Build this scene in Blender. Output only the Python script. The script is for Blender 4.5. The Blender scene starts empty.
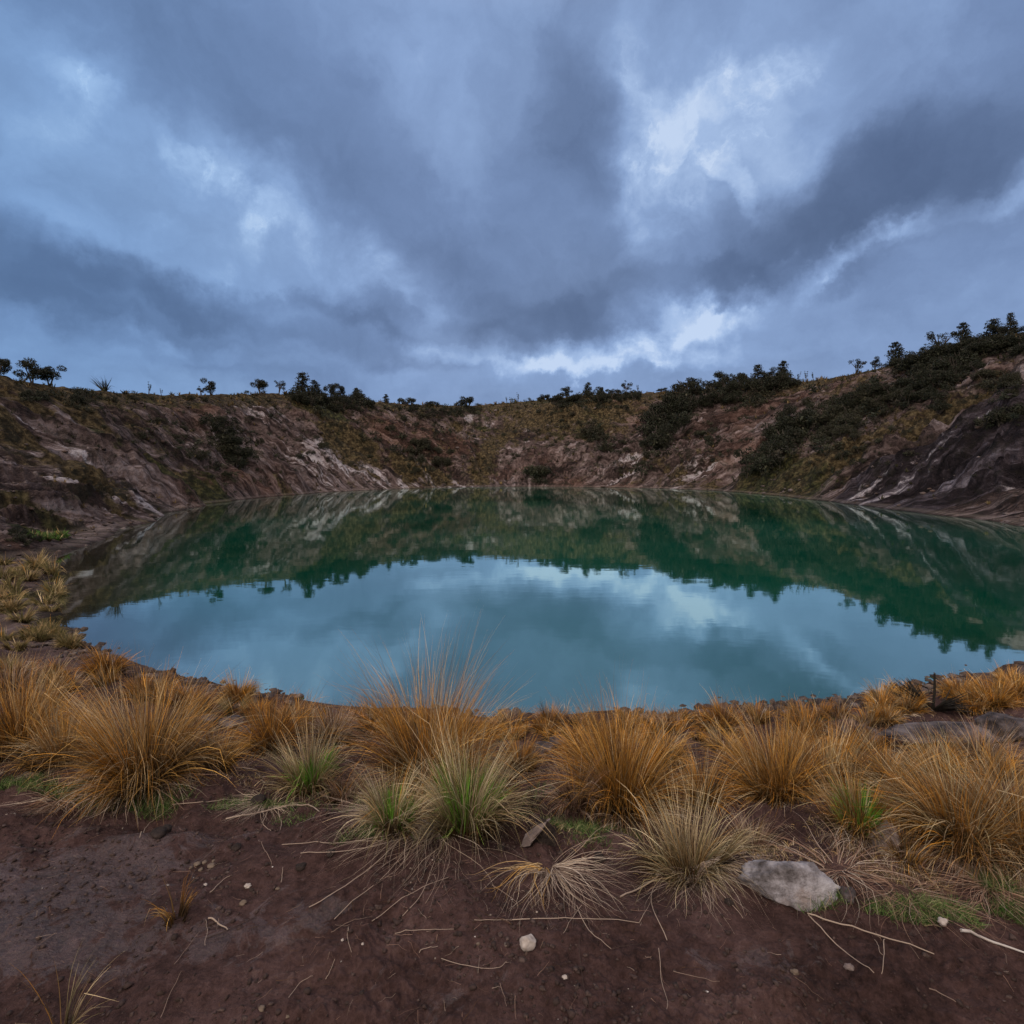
import bpy, math, random
import numpy as np
from mathutils import Vector
S = bpy.context.scene
COL = S.collection
R = math.radians

# ------------------------------------------------------------------ camera
F = 560.0; CX = CY = 512.0; PITCH = math.atan(42 / F)
CAM = np.array([0.0, 0.0, 1.55]); WL = -0.95
cd = bpy.data.cameras.new('camera'); cam = bpy.data.objects.new('camera', cd); COL.objects.link(cam)
cam.location = CAM; cam.rotation_euler = (R(90) - PITCH, 0, 0)
cd.sensor_width = 36; cd.lens = F / 1024 * 36; cd.clip_start = 0.05; cd.clip_end = 3000
S.camera = cam
FW = np.array([0, math.cos(PITCH), -math.sin(PITCH)]); UP = np.array([0, math.sin(PITCH), math.cos(PITCH)])
def pdir(px, py):
    d = FW + (px - CX) / F * np.array([1., 0, 0]) + (CY - py) / F * UP
    return d / np.linalg.norm(d)

# ------------------------------------------------------------------ sky, sun, exposure
S.view_settings.view_transform = 'Standard'; S.view_settings.look = 'None'
S.view_settings.exposure = 0.0; S.view_settings.gamma = 1.0; S.view_settings.use_curve_mapping = False
SUN_EL, SUN_ROT = R(42), R(215)
W = bpy.data.worlds.new('World'); S.world = W; W.use_nodes = True

class NT:
    """small node-tree helper"""
    def __init__(s, tree): s.t = tree; s.n = tree.nodes; s.l = tree.links
    def put(s, sock, v):
        if v is None: return
        if isinstance(v, bpy.types.NodeSocket): s.l.new(v, sock)
        else: sock.default_value = v
    def node(s, typ, **kw):
        n = s.n.new(typ)
        for k, v in kw.items(): setattr(n, k, v)
        return n
    def math(s, op, a, b=None, c=None, clamp=False):
        n = s.node('ShaderNodeMath', operation=op, use_clamp=clamp)
        s.put(n.inputs[0], a); s.put(n.inputs[1], b); s.put(n.inputs[2], c); return n.outputs[0]
    def vmath(s, op, a, b=None, scale=None):
        n = s.node('ShaderNodeVectorMath', operation=op)
        s.put(n.inputs[0], a); s.put(n.inputs[1], b)
        if scale is not None: s.put(n.inputs[3], scale)
        return n.outputs['Value'] if op in ('LENGTH', 'DOT_PRODUCT', 'DISTANCE') else n.outputs[0]
    def noise(s, vec, scale, detail=4, rough=0.55, dist=0.0, lac=2.0, color=False):
        n = s.node('ShaderNodeTexNoise'); s.put(n.inputs['Vector'], vec)
        n.inputs['Scale'].default_value = scale; n.inputs['Detail'].default_value = detail
        n.inputs['Roughness'].default_value = rough; n.inputs['Distortion'].default_value = dist
        n.inputs['Lacunarity'].default_value = lac
        return n.outputs['Color'] if color else n.outputs['Fac']
    def mapr(s, v, a, b, c=0.0, d=1.0, smooth=True):
        n = s.node('ShaderNodeMapRange'); n.interpolation_type = 'SMOOTHSTEP' if smooth else 'LINEAR'
        s.put(n.inputs[0], v)
        for i, q in enumerate((a, b, c, d)): s.put(n.inputs[i + 1], q)
        return n.outputs[0]
    def mix(s, f, a, b, mode='MIX'):
        n = s.node('ShaderNodeMix', data_type='RGBA', blend_type=mode)
        s.put(n.inputs[0], f); s.put(n.inputs[6], a); s.put(n.inputs[7], b); return n.outputs[2]
    def ramp(s, v, stops):
        n = s.node('ShaderNodeValToRGB'); s.put(n.inputs[0], v); e = n.color_ramp.elements
        while len(e) < len(stops): e.new(0.5)
        for i, (p, c) in enumerate(stops):
            e[i].position = p; e[i].color = (*c, 1)
        return n.outputs[0]
    def comb(s, x, y, z):
        n = s.node('ShaderNodeCombineXYZ')
        for i, q in enumerate((x, y, z)): s.put(n.inputs[i], q)
        return n.outputs[0]
    def sep(s, v):
        n = s.node('ShaderNodeSeparateXYZ'); s.put(n.inputs[0], v); return n.outputs
    def bump(s, h, strength, dist, normal=None):
        n = s.node('ShaderNodeBump'); n.inputs['Strength'].default_value = strength
        n.inputs['Distance'].default_value = dist; s.put(n.inputs['Height'], h); s.put(n.inputs['Normal'], normal)
        return n.outputs[0]

def srgb(r, g, b):
    f = lambda c: (c / 255) / 12.92 if c / 255 < 0.04045 else ((c / 255 + 0.055) / 1.055) ** 2.4
    return (f(r), f(g), f(b))

def build_world():
    t = NT(W.node_tree); t.n.clear()
    tc = t.node('ShaderNodeTexCoord'); D = t.vmath('NORMALIZE', tc.outputs['Generated'])
    x, y, z = t.sep(D)[:3]
    zz = t.math('ADD', t.math('MAXIMUM', z, 0.0), 0.16)
    P = t.comb(t.math('DIVIDE', x, zz), t.math('DIVIDE', y, zz), 0.0)     # the flat underside of the cloud layer
    w1 = t.vmath('SUBTRACT', t.noise(P, 1.1, 3, 0.5, color=True), (0.5, 0.5, 0.5))
    w2 = t.vmath('SUBTRACT', t.noise(D, 7.0, 6, 0.62, color=True), (0.5, 0.5, 0.5))
    DW = t.vmath('ADD', t.vmath('ADD', D, t.vmath('SCALE', w1, scale=0.035)), t.vmath('SCALE', w2, scale=0.15))
    # cloud masses: centre, long axis direction (deg, in the sky above the lake), half sizes in px-of-arc, weight, softness
    B = [  # bright rifts
        (105, 108, 30, 60, 9, .04), (160, 138, 18, 60, 8, .15), (235, 205, 26, 110, 44, .11), (310, 215, 32, 80, 26, .12), (400, 275, 34, 60, 20, .13), (250, 250, 14, 150, 52, .13),
        (660, 175, 78, 66, 24, .24), (640, 215, 80, 34, 16, .13), (735, 76, -8, 36, 15, .22), (620, 60, 30, 110, 44, .10), (726, 185, 62, 26, 9, .24), (700, 120, 30, 70, 40, .10),
        (695, 328, -6, 66, 24, .36), (660, 340, -30, 40, 15, .22), (735, 312, -26, 46, 10, .28), (800, 288, -28, 46, 10, .26), (787, 265, 0, 9, 6, .34), (860, 250, -30, 40, 8, .26), (885, 240, -10, 18, 7, .24),
        (965, 208, -18, 66, 8, .28), (1010, 196, -12, 30, 8, .2), (590, 362, -8, 66, 11, .30), (545, 372, 0, 40, 6, .2), (452, 355, 8, 60, 9, .24), (700, 362, 0, 70, 8, .16), (200, 346, 6, 60, 7, .16), (60, 318, 10, 70, 8, .08),
        (410, 50, 60, 60, 30, .12), (820, 60, -30, 120, 46, .10), (900, 300, -8, 160, 22, .05),
        # dark masses
        (575, 85, 80, 58, 26, -.16), (560, 215, 78, 80, 44, -.13), (330, 130, 32, 120, 40, -.12), (480, 290, 14, 110, 32, -.12), (590, 325, 8, 90, 20, -.22), (430, 330, 10, 90, 13, -.18),
        (300, 322, 10, 120, 15, -.22), (120, 300, 14, 140, 26, -.19), (250, 110, 30, 170, 40, -.08), (40, 268, 14, 100, 24, -.10), (745, 235, -6, 110, 30, -.14), (840, 225, -22, 90, 32, -.20), (720, 282, 4, 90, 12, -.14),
        (985, 120, -40, 90, 46, -.10), (910, 175, -20, 90, 30, -.10), (180, 70, 25, 110, 26, -.05), (940, 260, -14, 120, 20, -.06)]
    frag = t.math('ADD', 0.42, t.math('MULTIPLY', t.mapr(t.noise(D, 9.0, 6, 0.60, 0.25), 0.38, 0.66), 0.70))
    acc = None
    for (px, py, deg, a, b, w) in B:
        c = pdir(px, py)
        r3 = np.cross(c, [0, 0, 1]); r3 /= np.linalg.norm(r3); u3 = np.cross(r3, c)
        k = math.radians(deg)                                  # down to the right is positive
        A1 = (r3 * math.cos(k) - u3 * math.sin(k)) * F / (a * 1.5); A2 = (r3 * math.sin(k) + u3 * math.cos(k)) * F / (b * 1.5)
        q1 = t.vmath('DOT_PRODUCT', DW, tuple(A1)); q2 = t.vmath('DOT_PRODUCT', DW, tuple(A2))
        q1 = t.math('SUBTRACT', q1, float(c @ A1)); q2 = t.math('SUBTRACT', q2, float(c @ A2))
        q = t.math('ADD', t.math('MULTIPLY', q1, q1), t.math('MULTIPLY', q2, q2))
        m = t.mapr(q, 1.35, 0.0, 0.0, w * (.98 if w < 0 else .76))
        if w > 0: m = t.math('MULTIPLY', m, frag)
        acc = m if acc is None else t.math('ADD', acc, m)
    n1 = t.noise(P, 1.6, 6, 0.55, 0.3); n2 = t.noise(DW, 9.0, 7, 0.6, 0.4)
    det = t.math('ADD', t.math('MULTIPLY', t.math('SUBTRACT', n1, 0.5), 0.22), t.math('MULTIPLY', t.math('SUBTRACT', n2, 0.5), 0.34))
    inview = t.mapr(y, -0.1, 0.4)
    v = t.math('ADD', t.math('ADD', t.math('MULTIPLY', acc, inview), det), 0.56)
    # brightest rifts keep a crisp, torn edge
    rag = t.math('MULTIPLY', t.mapr(t.noise(DW, 17.0, 6, 0.65, 0.5), 0.48, 0.72), t.mapr(v, 0.60, 0.82))
    v = t.math('ADD', v, t.math('MULTIPLY', rag, 0.15))
    cl = t.ramp(v, [(0.0, srgb(78, 97, 132)), (0.24, srgb(98, 119, 157)), (0.46, srgb(120, 144, 186)), (0.66, srgb(142, 169, 213)), (0.84, srgb(168, 194, 234)), (1.0, srgb(198, 218, 248))])
    # a greyer mauve inside the thick cloud, a clearer blue towards the left
    cl = t.mix(t.math('MULTIPLY', t.mapr(t.noise(P, 0.7, 2), 0.4, 0.65), 0.5), cl, (1.04, 1.0, 0.95, 1), 'MULTIPLY')
    cl = t.mix(t.mapr(x, -0.1, -0.7), cl, (0.84, 0.98, 1.03, 1), 'MULTIPLY')
    # unseen sky overhead, brightened and whitened to add light, as under overcast
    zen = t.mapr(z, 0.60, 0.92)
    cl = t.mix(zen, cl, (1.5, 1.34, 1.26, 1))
    back = t.mapr(y, 0.15, -0.45)                                    # warm glow added to the unseen sky behind the camera, to light the scene
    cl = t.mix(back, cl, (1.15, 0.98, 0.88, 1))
    sky = t.node('ShaderNodeTexSky', sky_type='NISHITA', sun_disc=False, sun_elevation=SUN_EL, sun_rotation=SUN_ROT)
    nish = t.mix(1.0, sky.outputs[0], (0.05, 0.05, 0.05, 1), 'MULTIPLY')
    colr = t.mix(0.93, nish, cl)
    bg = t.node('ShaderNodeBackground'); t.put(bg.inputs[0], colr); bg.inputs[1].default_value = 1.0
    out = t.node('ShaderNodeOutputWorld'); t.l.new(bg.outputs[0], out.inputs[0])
build_world()
sl = bpy.data.lights.new('sun', 'SUN'); sl.energy = 1.5; sl.angle = R(18); sl.color = (1.0, 0.86, 0.70)
so = bpy.data.objects.new('sun', sl); COL.objects.link(so)
sd = Vector((math.sin(SUN_ROT) * math.cos(SUN_EL), math.cos(SUN_ROT) * math.cos(SUN_EL), math.sin(SUN_EL)))
so.rotation_euler = (-sd).to_track_quat('-Z', 'Y').to_euler(); so.location = (0, 0, 60)

# ------------------------------------------------------------------ numpy noise
def _h(ix, iy, seed):
    n = (ix.astype(np.int64) * 374761393 + iy.astype(np.int64) * 668265263 + seed * 974634777) & 0xffffffff
    n = ((n ^ (n >> 13)) * 1274126177) & 0xffffffff
    n = (n ^ (n >> 16)) & 0xffffffff
    return n / 4294967295.0
def gn(x, y, seed=0):
    x = np.asarray(x, float); y = np.asarray(y, float)
    ix = np.floor(x); iy = np.floor(y); fx = x - ix; fy = y - iy
    u = fx * fx * fx * (fx * (fx * 6 - 15) + 10); v = fy * fy * fy * (fy * (fy * 6 - 15) + 10)
    def g(ax, ay):
        a = _h(ix + ax, iy + ay, seed) * 2 * np.pi
        return np.cos(a) * (fx - ax) + np.sin(a) * (fy - ay)
    return ((g(0, 0) * (1 - u) + g(1, 0) * u) * (1 - v) + (g(0, 1) * (1 - u) + g(1, 1) * u) * v) * 1.5
def fbm(x, y, o=4, seed=0, g=0.5):
    s = 0; a = 1.0
    for i in range(o):
        s = s + a * gn(x * 2 ** i + 17.3 * i, y * 2 ** i - 9.1 * i, seed + i); a *= g
    return s
def ridged(x, y, o=4, seed=0, g=0.5):
    s = 0; a = 1.0
    for i in range(o):
        s = s + a * (1 - 2 * np.abs(gn(x * 2 ** i + 5.3 * i, y * 2 ** i - 3.1 * i, seed + i))); a *= g
    return s
def sst(a, b, x):
    t = np.clip((np.asarray(x, float) - a) / (b - a), 0, 1); return t * t * (3 - 2 * t)

# ------------------------------------------------------------------ the crater
LC = np.array([2.0, 42.0])
def onwater(px, py):
    d = pdir(px, py); t = (WL - CAM[2]) / d[2]; return (CAM + d * t)[:2]
def atY(px, py, Y):
    d = pdir(px, py); return CAM + d * (Y / d[1])
shore = [onwater(*p) for p in ((250, 692), (150, 668), (80, 640), (58, 615), (46, 598), (52, 578), (100, 541), (150, 522), (195, 508), (240, 500), (300, 494.5),
        (350, 491), (395, 489), (470, 487), (560, 487), (640, 488), (700, 490), (750, 493.5), (800, 499), (860, 506), (930, 514), (1024, 527),
        (1000, 662), (930, 682), (870, 694), (760, 706), (620, 713), (500, 716), (380, 708))]
shore += [np.array(p) for p in ((25.5, 19), (24, 12.0), (17, 6.8))]
rim = [atY(*p) for p in ((0, 377, 34), (50, 388, 39), (100, 392, 45), (150, 395, 52), (200, 396, 60), (290, 394, 80), (350, 400, 96), (400, 404, 108), (470, 406, 122),
        (540, 400, 126), (600, 394, 128), (640, 393, 126), (700, 390, 118), (760, 383, 110), (805, 382, 102), (850, 375, 95), (900, 364, 86), (950, 350, 79), (1024, 333, 68))]
rim += [np.array(p) for p in ((-34, 20, 7.5), (-35, 0, 7.), (-28, -20, 6.), (0, -30, 5.), (32, -22, 8.), (52, 0, 13.), (62, 26, 17.), (65, 50, 18.))]
TG = np.linspace(-np.pi, np.pi, 1441)
def table(pts, vals):
    th = np.array([math.atan2(p[1] - LC[1], p[0] - LC[0]) for p in pts]); v = np.array(vals); o = np.argsort(th); th = th[o]; v = v[o]
    th = np.concatenate([th - 2 * np.pi, th, th + 2 * np.pi]); v = np.tile(v, 3)
    g = np.interp(TG, th, v)[:-1]
    k = np.exp(-np.linspace(-2, 2, 17) ** 2); k /= k.sum()
    g = np.convolve(np.tile(g, 3), k, 'same')[1440:2880]
    return np.append(g, g[0])
rad = lambda p: math.hypot(p[0] - LC[0], p[1] - LC[1])
T_S = table(shore, [rad(p) for p in shore]); T_R = table(rim, [rad(p) for p in rim]); T_H = table(rim, [p[2] - WL for p in rim])
NEARA = R(-92.7)
def flow(x, y):
    dx = x - LC[0]; dy = y - LC[1]; th = np.arctan2(dy, dx); rho = np.hypot(dx, dy)
    rs = np.interp(th, TG, T_S); rr = np.interp(th, TG, T_R); H = np.interp(th, TG, T_H)
    arc = ((th - NEARA) % (2 * np.pi) - np.pi) * 55
    return th, rho, rs, rr, H, arc
def strata(th, rho, rs, arc):
    td = np.degrees(th); td = np.where(td < -90, td + 360, td)
    return arc - 1.25 * np.tanh((td - 93) / 22) * (rho - rs)
def Z(x, y, fine=True):
    x = np.asarray(x, float); y = np.asarray(y, float)
    th, rho, rs, rr, H, arc = flow(x, y); td = np.degrees(th)
    wn = sst(-124, -109, td) * (1 - sst(-66, -46, td))
    rsj = rs + (1 - wn) * (0.5 * gn(x * .35, y * .35, 5)) + 0.10 * fbm(x * 1.1, y * 1.1, 3, 6)
    d = rho - rsj
    sh = 9.0 * wn
    W_ = np.maximum(rr - rs - sh, 5.0)
    u = (d - sh) / W_; uc = np.clip(u, 0, 1)
    prof = 0.72 * uc + 0.28 * (uc * uc * (3 - 2 * uc))
    z = H * prof * (1 - 0.0 * wn)
    wallm = sst(0.0, 0.10, uc) * (1 - sst(0.66, .95, uc)); arc = strata(th, rho, rs, arc)
    wf = 1 - wn * (1 - sst(0.05, .3, uc))
    wrp = 3.0 * gn(x * .05, y * .05, 31)
    g1 = ridged((arc + wrp) * .105, rho * .018, 3, 11) ; g2 = fbm((arc + wrp) * .42, rho * .06, 4, 12, .55)
    g3 = fbm(x * .33, y * .33, 5, 13, .55)
    z = z + wallm * wf * (H / 16) * (1.5 * (g1 - .5) + 1.3 * g2 + .6 * g3)
    # benches in the layered rock
    z = z + wallm * wf * .35 * np.abs(gn(arc * .06 + z * .35, z * 1.1 + arc * .08, 14)) * 1.6
    # the bare rock spur that comes down on the right
    sp = np.exp(-(((x - 37) / 10) ** 2 + ((y - 33) / 9.5) ** 2)); z = z + 2.6 * sst(.25, .7, sp) * wallm
    # plateau behind the rim
    over = np.maximum(rho - rr, 0); z = z - np.minimum(over * .035, 9) * sst(0, 6, over) + sst(0, 30, over) * 1.5 * gn(x * .02, y * .02, 21) * (1 - sst(25, 60, over)) 
    z = z + .22 * fbm(x * .5, y * .5, 3, 23) * sst(.8, 1, uc)
    # near bank
    hum = fbm(x * .9 + 3, y * .9, 4, 41, .55)
    bank = 0.95 * sst(-.9, 3.9, d) ** 1.25 - .95 * sst(-.9, 3.9, 0.) ** 1.25 + .11 * hum * sst(0, 1.2, d) * (1 - sst(3.0, 3.9, d) * .7) + .012 * np.maximum(d - 4, 0)
    bank = np.where(d > 0, np.maximum(bank, .0), 0)
    lip = .07 * np.exp(-((d - 3.25) / .35) ** 2)
    z = z + wn * (bank + lip * (hum + .5))
    z = z + (1 - wn) * .05 * sst(0, .3, d)
    z = np.where(d < 0, -np.minimum(-d * .22, 6.0), z)
    # two small pools on the left bank
    for qx, qy, ra, rb in ((-9.75, 11.0, .85, .5), (-7.55, 9.15, .5, .3)):
        g = np.exp(-(((x - qx) / ra) ** 2 + ((y - qy) / rb) ** 2) ** 2); z = np.where(d > 0, z * (1 - g) - .05 * g, z)
    z = z + WL
    if fine:
        r = np.hypot(x, y); near = 1 - sst(6, 14, r)
        cl = np.abs(fbm(x * 3.1, y * 3.1, 3, 51)) * .036 + np.maximum(fbm(x * 9, y * 9, 3, 52), -.1) * .020 + np.maximum(gn(x * 27, y * 27, 53), 0) * .014 + np.maximum(gn(x * 62, y * 62, 54), -.05) * .0075
        rough = .30 + .9 * sst(-.25, .35, fbm(x * .8, y * .8, 2, 55))
        z = z + near * cl * rough * sst(0, .3, d)
    return z

def hit(px, py, rmin=1.0):
    d = pdir(px, py); hd = math.hypot(d[0], d[1]); lo, hi = rmin, 260.0; n = 700; found = None
    for _ in range(3):
        t = np.geomspace(lo, hi, n) / hd; X = CAM[0] + d[0] * t; Y = CAM[1] + d[1] * t; h = Z(X, Y)
        b = np.nonzero(h > CAM[2] + d[2] * t)[0]
        if len(b) == 0:
            if found is None: return skyline(px)
            break
        i = b[0]; found = np.array([X[i], Y[i], h[i]])
        if i == 0: break
        lo, hi = t[i - 1] * hd, t[i] * hd * 1.0000001; n = 10
    return found
def skyline(px, back=0.0):
    d = pdir(px, 470); hd = math.hypot(d[0], d[1]); r = np.linspace(15, 200, 700)
    X = d[0] / hd * r; Y = d[1] / hd * r; h = Z(X, Y); i = int(np.argmax((h - CAM[2]) / r))
    if back:
        rr = r[i] + back; x, y = d[0] / hd * rr, d[1] / hd * rr; return np.array([x, y, float(Z(x, y))])
    return np.array([X[i], Y[i], h[i]])
def pxm(p): return float(p[1] * FW[1] + (p[2] - CAM[2]) * FW[2]) / F      # metres per pixel at p

# ------------------------------------------------------------------ object helpers
def tag(o, label=None, cat=None, group=None, kind=None):
    if label: o['label'] = label
    if cat: o['category'] = cat
    if group: o['group'] = group
    if kind: o['kind'] = kind
    return o
def empty(name, loc, rz=0.0):
    o = bpy.data.objects.new(name, None); COL.objects.link(o); o.location = loc; o.rotation_euler = (0, 0, rz); o.empty_display_size = .2; return o
def mesh_np(name, V, Fq, mat, parent=None, loc=None, smooth=True, attrs=None):
    """V (n,3); Fq (m,k) one face size"""
    me = bpy.data.meshes.new(name); V = np.asarray(V, np.float32); Fq = np.asarray(Fq, np.int32)
    k = Fq.shape[1]
    me.vertices.add(len(V)); me.vertices.foreach_set('co', V.ravel())
    me.loops.add(Fq.size); me.loops.foreach_set('vertex_index', Fq.ravel())
    me.polygons.add(len(Fq)); me.polygons.foreach_set('loop_start', np.arange(0, Fq.size, k, dtype=np.int32))
    me.polygons.foreach_set('loop_total', np.full(len(Fq), k, np.int32))
    if smooth: me.polygons.foreach_set('use_smooth', np.ones(len(Fq), bool))
    me.update(calc_edges=True)
    for an, (ty, arr) in (attrs or {}).items():
        at = me.attributes.new(an, ty, 'POINT')
        at.data.foreach_set('color' if ty == 'FLOAT_COLOR' else 'vector', np.asarray(arr, np.float32).ravel())
    me.materials.append(mat)
    o = bpy.data.objects.new(name, me); COL.objects.link(o)
    if parent is not None: o.parent = parent
    if loc is not None: o.location = loc
    return o
def dup(root, loc, rz, sc):
    r = root.copy(); COL.objects.link(r); r.location = loc; r.rotation_euler = (0, 0, rz); r.scale = sc
    for ch in list(root.children):
        c = ch.copy(); COL.objects.link(c); c.parent = r
    return r

# ------------------------------------------------------------------ materials
def material(name):
    m = bpy.data.materials.new(name); m.use_nodes = True; t = NT(m.node_tree); p = t.n['Principled BSDF']
    p.inputs['Specular IOR Level'].default_value = .3
    return m, t, p
def m_blade(name, rough=.65, trans=.3):
    m, t, p = material(name); a = t.node('ShaderNodeAttribute', attribute_name='col')
    t.put(p.inputs['Base Color'], a.outputs['Color']); p.inputs['Roughness'].default_value = rough; p.inputs['Specular IOR Level'].default_value = .2
    tr = t.node('ShaderNodeBsdfTranslucent'); t.put(tr.inputs[0], a.outputs['Color'])
    mx = t.node('ShaderNodeMixShader'); mx.inputs[0].default_value = trans
    t.l.new(p.outputs[0], mx.inputs[1]); t.l.new(tr.outputs[0], mx.inputs[2]); t.l.new(mx.outputs[0], t.n['Material Output'].inputs[0]); return m
M_BLADE = m_blade('grass_blades', .6, .22); M_LEAF = m_blade('leaves', .7, .15)

def m_noise(name, stops, scale, rough=.85, bump=.4, bd=.02, detail=6, spec=.25, second=None):
    m, t, p = material(name); tc = t.node('ShaderNodeTexCoord').outputs['Object']
    n = t.noise(tc, scale, detail, .62, .2); c = t.ramp(n, stops)
    if second: c = t.mix(t.mapr(t.noise(tc, scale * second[0], 5, .6), second[1], second[2]), c, (*second[3], 1))
    t.put(p.inputs['Base Color'], c); p.inputs['Roughness'].default_value = rough; p.inputs['Specular IOR Level'].default_value = spec
    t.put(p.inputs['Normal'], t.bump(t.noise(tc, scale * 3, 8, .65), bump, bd)); return m
M_BARK = m_noise('bark', [(.3, (.035, .028, .024)), (.7, (.09, .075, .065))], 6)
M_PALE = m_noise('pale_stone', [(.36, (.06, .052, .052)), (.46, (.17, .155, .165)), (.54, (.30, .285, .31)), (.70, (.46, .45, .49))], 8, .8, 1, .03, second=(.5, .56, .70, (.20, .15, .13)))
M_PEBBLE = m_noise('pebble_stone', [(.3, (.22, .18, .16)), (.7, (.48, .43, .40))], 40, .7, .4, .004)
M_TAN = m_noise('tan_stone', [(.3, (.07, .05, .04)), (.7, (.19, .145, .11))], 30, .8, .5, .006)
M_SLAB = m_noise('slab_stone', [(.38, (.020, .016, .017)), (.5, (.065, .052, .054)), (.62, (.14, .12, .125))], 7, .75, .8, .04)
M_PEAT = m_noise('peat', [(.35, (.010, .007, .007)), (.7, (.05, .035, .030))], 12, .9, 1, .02)
M_GREYROCK = m_noise('grey_weathered', [(.3, (.10, .075, .07)), (.7, (.26, .21, .20))], 12, .85, .8, .02)
M_CHAR = m_noise('charred_stem', [(.3, (.008, .007, .006)), (.7, (.03, .025, .02))], 20, .8, .5, .01)

def m_ground():
    m, t, p = material('crater_ground')
    pos = t.node('ShaderNodeNewGeometry').outputs['Position']
    fl = t.node('ShaderNodeAttribute', attribute_name='flow').outputs['Vector']
    ma = t.node('ShaderNodeAttribute', attribute_name='mask'); mc = t.sep(ma.outputs['Color'])
    mb = t.node('ShaderNodeAttribute', attribute_name='mask2'); md = t.sep(mb.outputs['Color'])
    veg, pale, dark = mc[0], mc[1], mc[2]; soil, green, red = md[0], md[1], md[2]
    wv = t.vmath('SCALE', t.vmath('SUBTRACT', t.noise(pos, .35, 3, .5, color=True), (.5, .5, .5)), scale=3.0)
    fw = t.vmath('ADD', fl, wv)
    st = t.vmath('MULTIPLY', fw, (1.0, .13, .2))                       # runs down the slope
    n_st = t.noise(st, .75, 7, .62, .3); n_st2 = t.noise(st, 2.6, 6, .65, .2); n_iso = t.noise(pos, .5, 8, .62, .2); n_big = t.noise(pos, .07, 4, .55)
    n_f = t.noise(pos, 2.4, 7, .65)
    v = t.math('ADD', t.math('MULTIPLY', n_st, .50), t.math('ADD', t.math('MULTIPLY', n_st2, .34), t.math('MULTIPLY', n_f, .16)))
    v = t.math('ADD', t.math('MULTIPLY', t.math('SUBTRACT', v, .5), 1.35), .505)
    rock = t.ramp(v, [(.38, (.016, .011, .011)), (.45, (.046, .031, .030)), (.51, (.112, .080, .077)), (.57, (.19, .145, .145)), (.65, (.34, .285, .30)), (.70, (.42, .37, .40))])
    redc = t.ramp(v, [(.38, (.024, .012, .009)), (.50, (.10, .048, .034)), (.64, (.24, .14, .10))])
    rock = t.mix(t.math('MAXIMUM', t.mapr(n_big, .52, .66, 0, .6), t.math('MULTIPLY', red, .85)), rock, redc)
    palec = t.ramp(v, [(.40, (.09, .07, .07)), (.5, (.27, .22, .23)), (.60, (.50, .46, .50))])
    pm = t.mapr(t.math('ADD', pale, t.math('MULTIPLY', t.math('SUBTRACT', v, .5), 4.0)), .55, .95)
    darkc = t.ramp(v, [(.38, (.008, .006, .008)), (.48, (.024, .018, .022)), (.56, (.070, .056, .068)), (.62, (.16, .14, .17)), (.72, (.30, .27, .32))])
    rock = t.mix(t.mapr(dark, .25, .6), rock, darkc)
    rock = t.mix(t.math('MULTIPLY', pm, t.mapr(pale, 0, .15)), rock, palec)
    # plant cover on the slopes
    dry = t.ramp(n_f, [(.36, (.018, .013, .007)), (.46, (.048, .035, .019)), (.55, (.098, .072, .038)), (.68, (.18, .14, .08))])
    grn = t.ramp(n_f, [(.36, (.012, .013, .007)), (.48, (.034, .036, .016)), (.58, (.070, .068, .028)), (.72, (.14, .125, .055))])
    vcol = t.mix(t.mapr(t.math('ADD', green, t.math('MULTIPLY', t.math('SUBTRACT', n_iso, .5), 1.2)), .3, .7), dry, grn)
    vm = t.mapr(t.math('ADD', veg, t.math('MULTIPLY', t.math('SUBTRACT', t.math('ADD', t.math('MULTIPLY', n_iso, .6), t.math('MULTIPLY', n_st2, .4)), .5), 2.2)), .40, .64)
    land = t.mix(vm, rock, vcol)
    scr = t.mapr(t.noise(pos, .8, 7, .72, .4), .52, .60)                 # low dark heath
    land = t.mix(t.math('MULTIPLY', scr, t.mapr(veg, .0, .5, .45, .85)), land, (.016, .015, .010, 1))
    # damp pale line at the water's edge
    zc = t.sep(pos)[2]
    band = t.math('MULTIPLY', t.mapr(zc, WL + .02, WL + .10), t.mapr(zc, WL + .26, WL + .14))
    land = t.mix(t.math('MULTIPLY', band, .22), land, (.30, .25, .22, 1))
    wetb = t.mapr(zc, WL + .10, WL + .0)
    # foreground soil
    s1 = t.noise(pos, 2.2, 6, .6, .3); s2 = t.noise(pos, 26, 8, .7); s3 = t.noise(pos, 95, 5, .7)
    sv = t.math('ADD', t.math('MULTIPLY', s1, .4), t.math('ADD', t.math('MULTIPLY', s2, .4), t.math('MULTIPLY', s3, .2)))
    sc = t.ramp(sv, [(.36, (.014, .0075, .007)), (.46, (.044, .024, .022)), (.56, (.080, .046, .043)), (.70, (.16, .108, .098))])
    spk = t.mapr(t.noise(pos, 210, 2, .5), .70, .76); sc = t.mix(t.math('MULTIPLY', spk, .4), sc, (.20, .155, .13, 1))
    colr = t.mix(soil, land, sc)
    colr = t.mix(t.math('MULTIPLY', wetb, .5), colr, (.03, .022, .018, 1))
    t.put(p.inputs['Base Color'], colr)
    wet = t.math('MULTIPLY', t.mapr(t.math('ADD', ma.outputs['Alpha'], t.math('MULTIPLY', t.math('SUBTRACT', t.noise(pos, 6.5, 8, .72, .8), .5), 4.0)), .38, .95), soil)
    ro = t.mapr(wet, 0, 1, .92, .30); t.put(p.inputs['Roughness'], ro)
    t.put(p.inputs['Specular IOR Level'], t.mapr(wet, 0, 1, .12, .62))
    hfar = t.math('ADD', t.math('MULTIPLY', n_st2, .7), n_f)
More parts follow.
